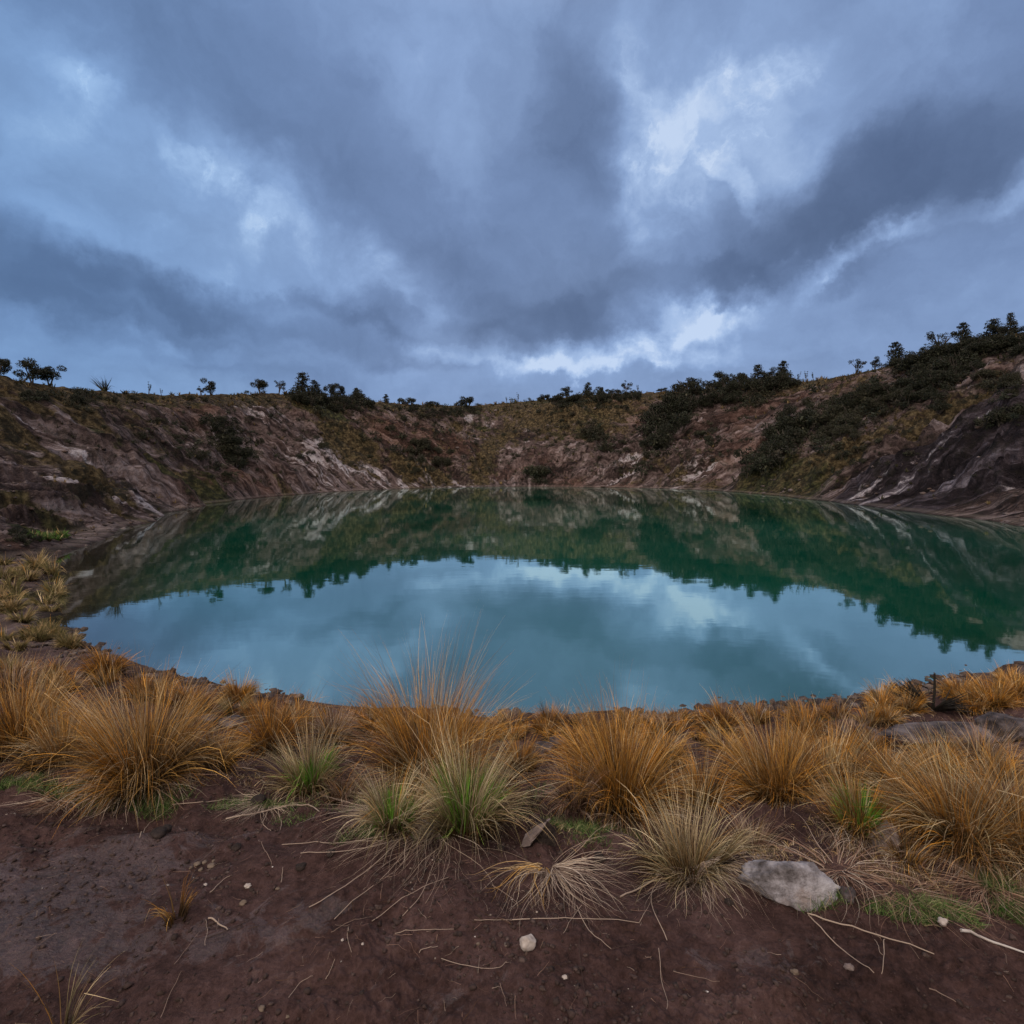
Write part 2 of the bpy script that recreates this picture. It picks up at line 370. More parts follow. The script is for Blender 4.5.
    nb = t.node('ShaderNodeBump'); nb.inputs['Distance'].default_value = .9; t.put(nb.inputs['Strength'], t.math('MULTIPLY', t.math('SUBTRACT', 1.0, soil), .9)); t.put(nb.inputs['Height'], hfar)
    nc = t.node('ShaderNodeBump'); nc.inputs['Distance'].default_value = .02; t.put(nc.inputs['Strength'], soil)
    t.put(nc.inputs['Height'], t.math('ADD', s2, t.math('MULTIPLY', s3, .4))); t.l.new(nb.outputs[0], nc.inputs['Normal'])
    t.put(p.inputs['Normal'], nc.outputs[0])
    return m
M_GROUND = m_ground()

def m_water():
    m, t, p = material('lake_water')
    pos = t.node('ShaderNodeNewGeometry').outputs['Position']
    sh = t.sep(t.node('ShaderNodeAttribute', attribute_name='mask').outputs['Color'])[0]
    big = t.noise(pos, .045, 3, .5)
    c = t.mix(t.mapr(big, .35, .65), (.001, .058, .034, 1), (.001, .130, .088, 1))
    c = t.mix(t.mapr(sh, 0, 1), c, (.030, .021, .013, 1))
    t.put(p.inputs['Base Color'], c)
    p.inputs['Roughness'].default_value = .9; p.inputs['Specular IOR Level'].default_value = 0.0
    n = t.noise(t.vmath('MULTIPLY', pos, (.55, 1.0, 1.0)), 1.3, 3, .5)
    nb = t.bump(n, .10, .02); t.put(p.inputs['Normal'], nb)
    gl = t.node('ShaderNodeBsdfGlossy'); gl.inputs['Roughness'].default_value = .03; gl.inputs['Color'].default_value = (.84, 1.0, .96, 1); t.l.new(nb, gl.inputs['Normal'])
    fr = t.node('ShaderNodeFresnel'); fr.inputs[0].default_value = 1.33; t.l.new(nb, fr.inputs[1])
    mx = t.node('ShaderNodeMixShader'); t.put(mx.inputs[0], t.math('POWER', fr.outputs[0], .34)); t.l.new(p.outputs[0], mx.inputs[1]); t.l.new(gl.outputs[0], mx.inputs[2])
    t.l.new(mx.outputs[0], t.n['Material Output'].inputs[0])
    return m
M_WATER = m_water()

# ------------------------------------------------------------------ ground sheet and water
def strokes_mask(x, y, strokes):
    _, rho, _, _, _, arc = flow(x, y); m = np.zeros_like(x)
    for (x0, y0, x1, y1, wpx, w) in strokes:
        a = hit(x0, y0, 6); b = hit(x1, y1, 6); wd = wpx * .5 * (pxm(a) + pxm(b)) * 1.15
        q = []
        for h in (a, b):
            _, r_, _, _, _, ar = flow(h[0], h[1]); q.append((float(ar), float(r_) * .42))
        (ax, ay), (bx, by) = q; dx, dy = bx - ax, by - ay; L2 = dx * dx + dy * dy + 1e-6
        PX, PY = arc, rho * .42
        tt = np.clip(((PX - ax) * dx + (PY - ay) * dy) / L2, 0, 1)
        dd = np.hypot(PX - ax - tt * dx, PY - ay - tt * dy) / wd
        m = np.maximum(m, w * np.exp(-dd ** 2))
    return m
def build_ground():
    A = np.concatenate([np.arange(-180, -50, 2.0), np.arange(-50, 50, .12), np.arange(50, 180, 2.0)])
    Rr = np.concatenate([np.geomspace(.02, 1.1, 40, endpoint=False), np.geomspace(1.1, 6.5, 640, endpoint=False), np.geomspace(6.5, 150, 520, endpoint=False), np.geomspace(150, 1200, 26)])
    AA, RR = np.meshgrid(np.radians(A), Rr)
    x = (np.sin(AA) * RR).ravel(); y = (np.cos(AA) * RR).ravel(); z = Z(x, y)
    na, nr = len(A), len(Rr)
    # centre point closes the sheet under the camera
    i = np.arange(nr - 1)[:, None] * na + np.arange(na)[None, :]
    j = np.arange(nr - 1)[:, None] * na + (np.arange(na)[None, :] + 1) % na
    Fq = np.stack([i, j, j + na, i + na], -1).reshape(-1, 4)[:, ::-1]
    th, rho, rs, rr, H, arc = flow(x, y); td = np.degrees(th); r = np.hypot(x, y)
    d = rho - rs; wn = sst(-124, -109, td) * (1 - sst(-66, -46, td)); u = np.clip(d / np.maximum(rr - rs, 5), 0, 1.3)
    veg = .43 + .38 * sst(.74, 1.0, u) + .12 * gn(x * .06, y * .06, 61)
    veg = veg - .10 * (x < 20) * sst(.8, .3, u)
    veg = veg + strokes_mask(x, y, [(30, 440, 110, 490, 14, .5), (0, 490, 60, 530, 12, .5), (110, 500, 140, 520, 8, .6), (34, 533, 64, 538, 7, 1.), (0, 400, 40, 408, 10, .5), (210, 500, 260, 506, 10, .6), (150, 460, 220, 500, 9, .5),
        (330, 440, 370, 455, 13, .6), (400, 470, 440, 478, 9, .6), (280, 485, 300, 495, 8, .5), (800, 480, 870, 440, 22, .42), (870, 440, 960, 410, 18, .5), (740, 490, 800, 484, 14, .35), (960, 400, 1024, 380, 16, .6),
        (640, 470, 700, 440, 20, .1), (540, 410, 640, 410, 16, .5), (480, 475, 500, 440, 8, .5), (300, 400, 340, 420, 12, .5), (90, 410, 110, 440, 6, .6)])
    veg -= strokes_mask(x, y, [(870, 470, 1000, 430, 42, 1.0), (760, 440, 800, 400, 14, .5), (640, 430, 760, 420, 22, .5), (250, 440, 330, 480, 18, .5), (860, 495, 1024, 500, 30, 1.), (10, 410, 160, 470, 16, .4)])
    pale = strokes_mask(x, y, [(20, 445, 110, 507, 9, .95), (0, 400, 80, 450, 5, .8), (60, 470, 150, 514, 6, .85), (0, 500, 50, 530, 6, .6), (150, 510, 200, 514, 5, .9), (310, 456, 345, 462, 8, 1.), (350, 465, 385, 475, 7, .8), (400, 478, 470, 484, 6, .9), (240, 408, 280, 414, 9, .8),
        (490, 430, 540, 440, 8, .6), (290, 460, 330, 480, 6, .6), (615, 480, 640, 460, 9, .6), (680, 478, 705, 462, 12, .8), (690, 440, 700, 420, 7, .5), (860, 490, 915, 466, 3, .62), (915, 466, 970, 450, 14, .36), (960, 512, 1010, 490, 7, .6),
        (0, 548, 40, 560, 5, .8), (850, 500, 880, 490, 5, .7), (170, 440, 220, 450, 10, .3), (520, 390, 560, 440, 10, .35), (470, 420, 480, 450, 8, .5), (600, 440, 612, 430, 6, .6)])
    dark = strokes_mask(x, y, [(870, 480, 1024, 440, 30, 1.1), (850, 490, 1000, 470, 20, 1.0), (960, 500, 1024, 480, 10, .8), (0, 480, 60, 500, 7, .5), (60, 455, 140, 500, 5, .7)])
    red = strokes_mask(x, y, [(400, 470, 410, 488, 8, 1.), (740, 410, 840, 380, 16, .6), (700, 430, 720, 470, 16, .3), (0, 540, 30, 550, 8, .6), (530, 450, 560, 480, 14, .3), (800, 400, 850, 380, 10, .7)])
    green = .22 + .4 * gn(x * .08, y * .08, 66) + strokes_mask(x, y, [(95, 430, 110, 450, 8, .7), (180, 480, 240, 505, 12, .6), (740, 488, 830, 480, 12, .35), (34, 533, 64, 538, 7, 1.2), (300, 405, 340, 415, 12, .4)])
    soil = wn * (1 - sst(9, 14, d)) * sst(0, .5, d)
    soil *= 1 - .55 * np.exp(-(((x + 7.5) / 3.2) ** 2 + ((y - 9.5) / 3) ** 2))
    soil = np.maximum(soil, (1 - sst(7, 10, r)) * (d > 0))
    def blob(cx_, cy_, ra, rb):
        h = hit(cx_, cy_); return np.exp(-(((x - h[0]) / ra) ** 2 + ((y - h[1]) / rb) ** 2))
    wet = 1.1 * blob(115, 862, .42, .26) + 1. * blob(60, 940, .42, .16) + .9 * blob(10, 890, .34, .16) + .55 * blob(250, 930, .3, .12) + .65 * blob(320, 905, .14, .1) + .6 * blob(780, 960, .3, .12) + .4 * blob(450, 990, .45, .12)
    mask = np.stack([veg, pale, dark, np.clip(wet, 0, 1)], -1); mask2 = np.stack([soil, green, red, np.ones_like(x)], -1)
    fl = np.stack([strata(th, rho, rs, arc), rho, z], -1)
    o = mesh_np('ground', np.stack([x, y, z], -1), Fq, M_GROUND, attrs={'mask': ('FLOAT_COLOR', mask), 'mask2': ('FLOAT_COLOR', mask2), 'flow': ('FLOAT_VECTOR', fl)})
    tag(o, kind='structure')
    # the little disc under the tripod
    n = na; idx = np.arange(n)
    V = np.concatenate([[[0, 0, float(Z(0, 0))]], np.stack([x[:n], y[:n], z[:n]], -1)])
    return o
build_ground()
def build_water():
    nt = 420; rr_ = np.concatenate([np.linspace(0, .9, 30), np.linspace(.91, 1.0, 60)]); th = np.linspace(-np.pi, np.pi, nt, endpoint=False)
    rs = np.interp(th, TG, T_S) + 3.2
    RHO = rr_[:, None] * rs[None, :]; x = (LC[0] + np.cos(th)[None] * RHO).ravel(); y = (LC[1] + np.sin(th)[None] * RHO).ravel()
    dep = WL - Z(x, y, False)
    dd = np.clip(1 - dep / (.7 + .9 * (1 - sst(-14, -5, x))), 0, 1) ** 1.1
    nr = len(rr_); i = np.arange(nr - 1)[:, None] * nt + np.arange(nt)[None]; j = np.arange(nr - 1)[:, None] * nt + (np.arange(nt)[None] + 1) % nt
    Fq = np.stack([i, i + nt, j + nt, j], -1).reshape(-1, 4)
    left = 1 - .75 * sst(-9, 0, x)
    mask = np.stack([dd * left, dd, dd, np.ones_like(x)], -1)
    o = mesh_np('lake_water', np.stack([x, y, np.full_like(x, WL)], -1), Fq, M_WATER, attrs={'mask': ('FLOAT_COLOR', mask)})
    tag(o, kind='structure')
build_water()

# ------------------------------------------------------------------ grass tussocks
ORANGE = [(.80, .37, .055), (.60, .26, .038), (.76, .44, .12), (.36, .16, .03), (.22, .10, .03), (.46, .26, .09)]
STRAW = [(.62, .45, .24), (.46, .31, .15), (.74, .58, .36), (.28, .17, .08), (.17, .105, .055), (.42, .25, .09)]
RUST = [(.34, .15, .04), (.22, .095, .03), (.42, .21, .07), (.12, .06, .025), (.24, .15, .07)]
BASE = [(.07, .038, .015), (.11, .055, .018), (.045, .026, .012)]  # dead thatch browns; as root colours they also paint shade into tussock hearts
PALEG = [(.68, .56, .36), (.56, .47, .26), (.74, .64, .44), (.42, .36, .17)]
DEAD = [(.56, .45, .35), (.44, .34, .27), (.64, .54, .44), (.28, .20, .16)]
GREEN = [(.12, .34, .03), (.18, .42, .05), (.08, .22, .02), (.28, .42, .08)]
TURF = [(.07, .15, .03), (.10, .20, .045), (.05, .10, .025), (.20, .24, .09), (.30, .30, .15)]
MAUVE = [(.36, .22, .16), (.26, .15, .11), (.44, .29, .21), (.17, .10, .075)]
YGREEN = [(.24, .19, .07), (.15, .14, .05), (.33, .25, .11), (.10, .10, .04)]
def blades(rng, org, n, L, rb, tmax, droop, w, cols, base=None, seg=7, lean=(0, 0), tmin=0., lj=.35, wig=.20, sector=None, ground=True):
    """strip blades in coordinates local to org; returns V, F, C"""
    if sector is None:
        nbn = max(4, n // 16); baz = rng.uniform(0, 2 * np.pi, nbn); bq = np.sqrt(rng.uniform(0, 1, nbn)); bi = rng.integers(0, nbn, n)
        az = baz[bi] + rng.normal(0, .13, n); q = np.clip(bq[bi] + rng.normal(0, .06, n), 0, 1); bln = rng.uniform(.62, 1.05, nbn)[bi]; bdr = rng.uniform(.3, 1.9, nbn)[bi]; btn = rng.uniform(.42, 1.4, nbn)[bi]; bci = rng.integers(0, 1000, nbn)[bi]
    else:
        az = rng.normal(sector[0], sector[1], n); q = np.sqrt(rng.uniform(0, 1, n)); bln = bdr = btn = np.ones(n); bci = rng.integers(0, 1000, n)
    bx = rb * q * np.cos(az); by = rb * q * np.sin(az)
    az2 = az + rng.normal(0, .34, n)
    tilt = tmin + (tmax - tmin) * np.clip(q * .75 + rng.normal(0, .15, n) + .1, 0, 1)
    ln = L * bln * np.clip(1 - np.abs(rng.normal(0, lj, n)), .3, 1.0)
    ph = rng.uniform(0, 6.28, n); P = np.zeros((n, seg + 1, 3)); dirs = np.zeros((n, seg + 1, 3))
    P[:, 0, 0] = bx; P[:, 0, 1] = by; k = droop * bdr * rng.uniform(.6, 1.4, n)
    P[:, 0, 2] = (Z(org[0] + bx, org[1] + by) - org[2] - .005) if ground else 0
    kf = rng.uniform(.35, .8, n); kink = np.where(rng.uniform(0, 1, n) < .14, rng.uniform(.5, 1.7, n), 0)
    for s in range(seg):
        f = (s + .5) / seg; a = np.minimum(tilt + k * f ** 1.6 + kink * (f > kf), 2.75); aw = az2 + wig * np.sin(ph + f * 5)
        dv = np.stack([np.sin(a) * np.cos(aw) + lean[0] * f, np.sin(a) * np.sin(aw) + lean[1] * f, np.cos(a)], -1); dv /= np.linalg.norm(dv, axis=1)[:, None]
        dirs[:, s] = dv; P[:, s + 1] = P[:, s] + dv * (ln / seg)[:, None]
        if ground:
            gz = Z(org[0] + P[:, s + 1, 0], org[1] + P[:, s + 1, 1]) - org[2] + .004 + .012 * rng.uniform(0, 1, n)
            P[:, s + 1, 2] = np.maximum(P[:, s + 1, 2], gz)
    dirs[:, seg] = dirs[:, seg - 1]
    tw = rng.uniform(0, np.pi, n)[:, None, None]
    side = np.cross(dirs, np.array([0, 0, 1.])); side /= np.linalg.norm(side, axis=2)[:, :, None] + 1e-6; nrm = np.cross(side, dirs)
    sv = side * np.cos(tw) + nrm * np.sin(tw)
    wf = np.array([1 - .92 * (s / seg) ** 1.3 for s in range(seg + 1)])[None, :, None] * (w * rng.uniform(.6, 1.3, n))[:, None, None] * .5
    V = np.stack([P - sv * wf, P + sv * wf], 2).reshape(-1, 3)
    b = (np.arange(n) * (seg + 1) * 2)[:, None] + (np.arange(seg) * 2)[None]
    Fq = np.stack([b, b + 1, b + 3, b + 2], -1).reshape(-1, 4)
    cols = np.array(cols); c = cols[np.where(rng.uniform(0, 1, n) < .6, bci, rng.integers(0, 1000, n)) % len(cols)] * (btn * rng.uniform(.6, 1.2, n))[:, None]
    C = np.repeat(c[:, None, :], seg + 1, 1)
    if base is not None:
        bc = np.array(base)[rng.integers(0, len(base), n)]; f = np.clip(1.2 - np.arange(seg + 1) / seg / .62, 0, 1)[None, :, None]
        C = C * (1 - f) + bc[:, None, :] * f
    C = np.repeat(C[:, :, None, :], 2, 2).reshape(-1, 3)
    return V, Fq, np.concatenate([C, np.ones((len(C), 1))], 1)
def bobj(name, parts, parent, mat=None):
    off = 0; Vs, Fs, Cs = [], [], []
    for V, Fq, C in parts: Vs.append(V); Fs.append(Fq + off); Cs.append(C); off += len(V)
    return mesh_np(name, np.concatenate(Vs), np.concatenate(Fs), mat or M_BLADE, parent, attrs={'col': ('FLOAT_COLOR', np.concatenate(Cs))}, smooth=False)

def tussock(px, py, hpx, wpx, label, kind='orange', dens=1.0, seed=0, group='grass tussocks along the lake bank', skirt=True, lean=(0, 0), greenb=False, name='grass_tussock', rmin=1.0):
    p = hit(px, py, rmin); mpp = pxm(p); H = hpx * mpp; Wd = wpx * mpp * .5
    rng = np.random.default_rng(seed * 7 + int(px) * 13 + int(py)); root = empty(name, tuple(p))
    ratio = Wd / H; tmax = min(1.25, .30 + .75 * ratio); L = H * 1.22; w = max(.0028, .62 * mpp)
    rb = min(.30 * Wd, .22) + .02; n = int(430 * dens)
    pal, bas = {'orange': (ORANGE + STRAW[:1], BASE), 'straw': (STRAW + ORANGE[:3], BASE), 'rust': (RUST + ORANGE[:2], BASE), 'pale': (PALEG + STRAW[:3], YGREEN[3:] + BASE),
                'green': (TURF[:4] + GREEN[2:3], TURF), 'mauve': (MAUVE + DEAD[:2], BASE), 'yellow': (YGREEN + STRAW[:2], YGREEN), 'mixed': (ORANGE + STRAW + PALEG[:2], BASE)}[kind]
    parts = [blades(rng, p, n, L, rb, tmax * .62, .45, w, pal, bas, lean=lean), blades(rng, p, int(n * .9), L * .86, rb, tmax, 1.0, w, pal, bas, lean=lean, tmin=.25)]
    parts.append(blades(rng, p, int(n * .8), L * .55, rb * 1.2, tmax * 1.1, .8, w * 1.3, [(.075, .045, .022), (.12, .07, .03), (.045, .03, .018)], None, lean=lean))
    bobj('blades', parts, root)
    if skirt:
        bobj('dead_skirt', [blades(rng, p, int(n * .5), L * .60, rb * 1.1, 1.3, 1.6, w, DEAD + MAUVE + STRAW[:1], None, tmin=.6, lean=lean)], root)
    if greenb:
        bobj('green_shoots', [blades(rng, p + np.array([0, -rb * 1.25, 0]), int(560 * dens), H * .62, rb * .75, .55, .25, w * 1.5, GREEN, GREEN, lj=.2)], root)
    sp = [blades(rng, p, max(5, int(22 * dens)), L * 1.22, rb * .6, tmax * .5, .35, w * .9, STRAW + ORANGE[:1], None, lj=.15)]
    bobj('seed_stalks', sp, root)
    tag(root, label, 'tussock', group); return root

TUS = [  # px, py (foot), height, width, label, kind, density, green base, skirt
 (145, 774, 108, 168, 'biggest golden brown tussock of the left bank, a wide fountain with pale drooping fringe', 'straw', 2.6, False, True),
 (18, 752, 92, 105, 'rusty orange tussock cut off by the left edge of the photo', 'orange', 1.5, False, True),
 (62, 764, 74, 84, 'shaggy brown tussock between the left edge and the widest left tussock', 'straw', 1.0, False, True),
 (105, 676, 34, 52, 'small dark rusty tussock on the lake edge behind the widest left tussock', 'rust', .8, False, True),
 (238, 702, 30, 42, 'small round amber tussock alone against the water on the left', 'orange', .8, False, True),
 (190, 706, 26, 50, 'low brown tuft behind the right shoulder of the widest left tussock', 'rust', .6, False, True),
 (215, 768, 56, 60, 'thin faded tuft leaning right beside the widest left tussock', 'straw', .5, False, True),
 (272, 752, 60, 70, 'dark rust tussock left of the pale green fan', 'rust', 1.0, False, True),
 (310, 792, 80, 72, 'pale green fan of thin blades with fresh shoots at its foot', 'pale', .62, True, False),
 (335, 740, 42, 60, 'faded mauve brown tussock behind the pale green fan', 'mauve', .8, False, True),
 (372, 728, 32, 58, 'low dark orange tussock at the water behind the tall orange one', 'rust', .7, False, True),
 (428, 792, 150, 118, 'tall bright orange tussock in the middle of the bank rising above the water', 'orange', 2.0, False, True),
 (466, 826, 112, 120, 'straw coloured fountain tussock with vivid green heart in front of the tall orange one', 'pale', 1.15, True, False),
 (392, 824, 62, 80, 'short grey green tuft at the left foot of the tall orange tussock', 'pale', .7, True, False),
 (521, 772, 40, 36, 'small upright amber tussock between the two tall orange ones', 'orange', .6, False, True),
 (512, 740, 18, 32, 'tiny orange tuft at the waterline, left one of the distant row', 'orange', .5, False, False),
 (545, 734, 16, 36, 'tiny brown tuft at the waterline in the middle of the bank', 'rust', .5, False, False),
 (572, 736, 14, 36, 'tiny tawny tuft at the waterline just left of the second tall tussock', 'orange', .5, False, False),
 (583, 762, 42, 56, 'rounded dark brown tussock behind the left side of the second tall tussock', 'rust', .9, False, True),
 (622, 806, 106, 122, 'tall deep orange tussock right of the peat clod with upright blades', 'orange', 2.1, False, True),
 (575, 802, 50, 60, 'soft mauve tuft at the left foot of the second tall tussock', 'mauve', .8, False, True),
 (690, 868, 88, 165, 'low spiky straw tussock spreading like a star on the soil edge', 'pale', .75, False, False),
 (664, 762, 46, 66, 'faded rounded tuft in the gap right of the second tall tussock', 'straw', .7, False, True),
 (722, 728, 34, 46, 'dark spiky tussock at the waterline right of the middle', 'rust', .8, False, True),
 (772, 796, 92, 120, 'orange tussock leaning left with long arching blades, right of the star-shaped one', 'orange', 1.7, False, True),
 (828, 792, 74, 90, 'golden tussock joined to the right side of the leaning orange one', 'mixed', 1.2, False, True),
 (806, 732, 32, 46, 'small dark rounded tussock against the water right of centre', 'rust', .8, False, True),
 (700, 800, 54, 70, 'dull brown tussock behind the star-shaped straw one', 'straw', .8, False, True),
 (752, 852, 44, 62, 'collapsed pinkish dead tuft left of the pale boulder', 'mauve', .6, False, True),
 (955, 838, 105, 160, 'largest tussock on the right, tawny blades sweeping to the left', 'mixed', 1.7, False, True),
 (1016, 850, 112, 110, 'tall straw tussock cut off by the right edge of the photo', 'mixed', 1.3, False, True),
 (860, 826, 72, 90, 'loose olive and straw tuft between the boulder and the largest right tussock', 'mixed', .8, True, True),
 (885, 780, 46, 80, 'low tawny tussock in front of the dark flat ledge', 'straw', .8, False, True),
 (935, 770, 40, 80, 'brown tuft beneath the dark flat ledge on the right', 'straw', .7, False, True),
 (905, 858, 40, 70, 'tangled tuft of grey straw beside the brown weathered rock', 'mixed', .5, False, True),
 (885, 722, 22, 34, 'small tan tuft at the left end of the right shore row', 'straw', .6, False, False),
 (907, 712, 24, 34, 'small upright orange tuft second in the right shore row', 'orange', .6, False, True),
 (975, 710, 26, 46, 'orange tuft just right of the black dead plant', 'orange', .8, False, True),
 (995, 706, 32, 54, 'thick rusty tuft of the right shore row', 'orange', .9, False, True),
 (1018, 698, 34, 46, 'rusty tuft of the right shore row at the edge of the photo', 'orange', .8, False, True),
 (70, 648, 20, 26, 'upright yellow green tuft at the left shore of the lake', 'yellow', .5, False, False),
]
for i, (px, py, h, w, lab, kd, dn, gb, sk) in enumerate(TUS):
    ln = {772: (-.35, 0), 955: (-.45, 0), 1016: (-.3, 0), 215: (.4, 0)}.get(px, (0, 0))
    tussock(px, py, h, w, lab, kd, dn * 1.25, i, skirt=sk, greenb=gb, lean=ln)
# small tufts of the left shore, all alike
rng = np.random.default_rng(5)
for i, (px, py) in enumerate([(8, 612), (22, 622), (4, 640), (30, 640), (45, 632), (12, 590), (28, 580), (40, 640), (2, 600), (55, 640), (18, 650), (38, 568)]):
    tussock(px, py, 13 + rng.uniform(0, 7), 22 + rng.uniform(0, 10), 'little yellow green tuft among its likes beside the pools on the left shore', 'yellow', .35, i, 'small tufts beside the pools on the left shore', skirt=False)
for i in range(26):
    px = rng.uniform(465, 700); py = rng.uniform(722, 745)
    tussock(px, py, 9 + rng.uniform(0, 8), 16 + rng.uniform(0, 14), 'little brown tuft among its likes at the waterline in the middle', 'rust' if i % 2 else 'straw', .2, i, 'little tufts at the waterline in the middle', skirt=False)
for i in range(44):
    px = rng.uniform(250, 870); py = 706 + 12 * math.sin(math.pi * (px - 200) / 700) + rng.uniform(4, 18)
    tussock(px, py, 14 + rng.uniform(0, 14), 26 + rng.uniform(0, 20), 'short rusty tuft among its likes in the back row right along the water', ['rust', 'orange', 'straw', 'mauve'][i % 4], .35, i, 'short tufts in the back row along the water', skirt=False)
for i in range(16):
    px = rng.uniform(870, 1024); py = 716 - (px - 870) * .16 - rng.uniform(0, 14)
    if abs(px - 935) < 16: continue
    tussock(px, py, 16 + rng.uniform(0, 12), 28 + rng.uniform(0, 16), 'short amber tuft among its likes thickening the right shore row', ['orange', 'rust', 'straw'][i % 3], .4, i, 'short tufts thickening the right shore row', skirt=False)
for i in range(20):
    px = rng.uniform(0, 250); py = 672 + px * .14 + rng.uniform(-6, 12)
    tussock(px, py, 14 + rng.uniform(0, 12), 26 + rng.uniform(0, 18), 'short brown tuft among its likes along the left shore behind the biggest left tussock', ['straw', 'rust', 'yellow', 'mauve'][i % 4], .35, i, 'short tufts along the left shore', skirt=False)
for i in range(14):
    px = rng.uniform(0, 60); py = rng.uniform(560, 655)
    tussock(px, py, 11 + rng.uniform(0, 8), 22 + rng.uniform(0, 12), 'little yellow green tuft among its likes beside the pools on the left shore', 'yellow', .3, i + 40, 'small tufts beside the pools on the left shore', skirt=False)
for i in range(11):
    tussock(32 + i * 3.2, 537 + (i % 3) * 1.5, 6 + (i * 7) % 4, 9, 'little bright green tuft among its likes in the green patch on the far left shore', 'green', .3, i, 'tufts of the green patch on the far left shore', skirt=False)
# extra filler tussocks that merge into the belt
for i, (px, py) in enumerate([(40, 705), (10, 690), (150, 700), (300, 735), (655, 790), (850, 745), (830, 760), (905, 800), (1000, 780), (980, 760), (870, 752), (725, 752), (790, 752), (345, 800)]):
    tussock(px, py, 26 + rng.uniform(0, 22), 46 + rng.uniform(0, 30), 'short faded brown tuft filling a gap between the big tussocks', ['straw', 'mauve', 'rust', 'mixed'][i % 4], .55, i, 'short tufts filling the gaps of the grass belt')

# lone small tufts on bare soil
o = tussock(176, 920, 40, 26, 'tiny lone orange tuft growing from the bare soil', 'orange', .07, 3, None, skirt=False)
o = tussock(62, 1036, 88, 22, 'sparse tuft of long straw blades rising at the bottom edge of the photo', 'pale', .05, 4, None, skirt=False, lean=(.55, 0))

# ------------------------------------------------------------------ short green turf and straw litter
def scatter_turf(name, regions, label_kind, cols, seed, L, n_per_px2=.34, w=.0022, tmax=.8):
    rng = np.random.default_rng(seed); parts = []
    Vs, Fs, Cs = [], [], []; off = 0
    for (cx_, cy_, ra, rb, dens) in regions:
        h = hit(cx_, cy_); m = pxm(h); n = int(ra * rb * 3.14 * n_per_px2 * dens)
        g0 = hit(cx_, cy_ - rb * .9)[1]; g1 = hit(cx_, cy_ + rb * .9)[1]; ry = max(abs(g0 - g1) / 2, .04)
        a = rng.uniform(0, 6.28, n); q = np.sqrt(rng.uniform(0, 1, n)) * (1 + .25 * np.sin(a * 3 + cx_))
        X = h[0] + q * np.cos(a) * ra * m; Y = (g0 + g1) / 2 + q * np.sin(a) * ry
        keep = gn(X * 5, Y * 5, 71) > -.25; X = X[keep]; Y = Y[keep]; n = len(X)
        V, Fq, C = blades(rng, np.zeros(3), n, L, 0, tmax, .8, w, cols, None, seg=3, ground=False)
        V = V.reshape(n, -1, 3); V[:, :, 0] += X[:, None]; V[:, :, 1] += Y[:, None]; V[:, :, 2] += Z(X, Y)[:, None] - .004
        Vs.append(V.reshape(-1, 3)); Fs.append(Fq + off); Cs.append(C); off += len(Vs[-1])
    o = mesh_np(name, np.concatenate(Vs), np.concatenate(Fs), M_BLADE, attrs={'col': ('FLOAT_COLOR', np.concatenate(Cs))}, smooth=False)
    return tag(o, label_kind, 'grass', kind='stuff')
scatter_turf('green_grass', [(40, 788, 60, 11, 1), (120, 797, 60, 9, 1), (190, 804, 60, 6, 1), (260, 804, 50, 7, .8), (330, 806, 40, 8, .8), (375, 832, 34, 8, .9), (120, 806, 70, 5, 1), (585, 828, 50, 12, .8), (590, 832, 46, 12, .7), (935, 915, 55, 14, .9), (1010, 905, 30, 26, 1), (820, 905, 22, 6, .8), (535, 790, 24, 14, .4),
    (530, 810, 20, 12, .6), (845, 722, 30, 5, 1), (170, 690, 30, 8, .7), (225, 722, 20, 6, .4)], 'short bright green grass creeping along the edge of the soil', TURF, 1, .075, .9)
scatter_turf('dry_turf', [(300, 790, 120, 10, .7), (100, 780, 150, 14, .6), (570, 835, 100, 18, .5), (820, 850, 160, 30, .7), (960, 880, 90, 22, .7), (540, 765, 60, 25, .4), (700, 790, 120, 30, .5), (880, 780, 160, 30, .6),
    (250, 765, 60, 20, .5), (30, 660, 60, 14, .6), (30, 612, 50, 20, .5), (30, 575, 40, 14, .5), (150, 700, 90, 10, .5), (970, 720, 70, 10, .5), (440, 760, 60, 20, .6), (830, 735, 60, 8, .5), (60, 720, 90, 20, .6), (40, 585, 40, 16, .5)], 'matted short dry grass between the tussocks', STRAW + YGREEN + MAUVE + DEAD[:2], 2, .06, .45, .0024, 1.2)

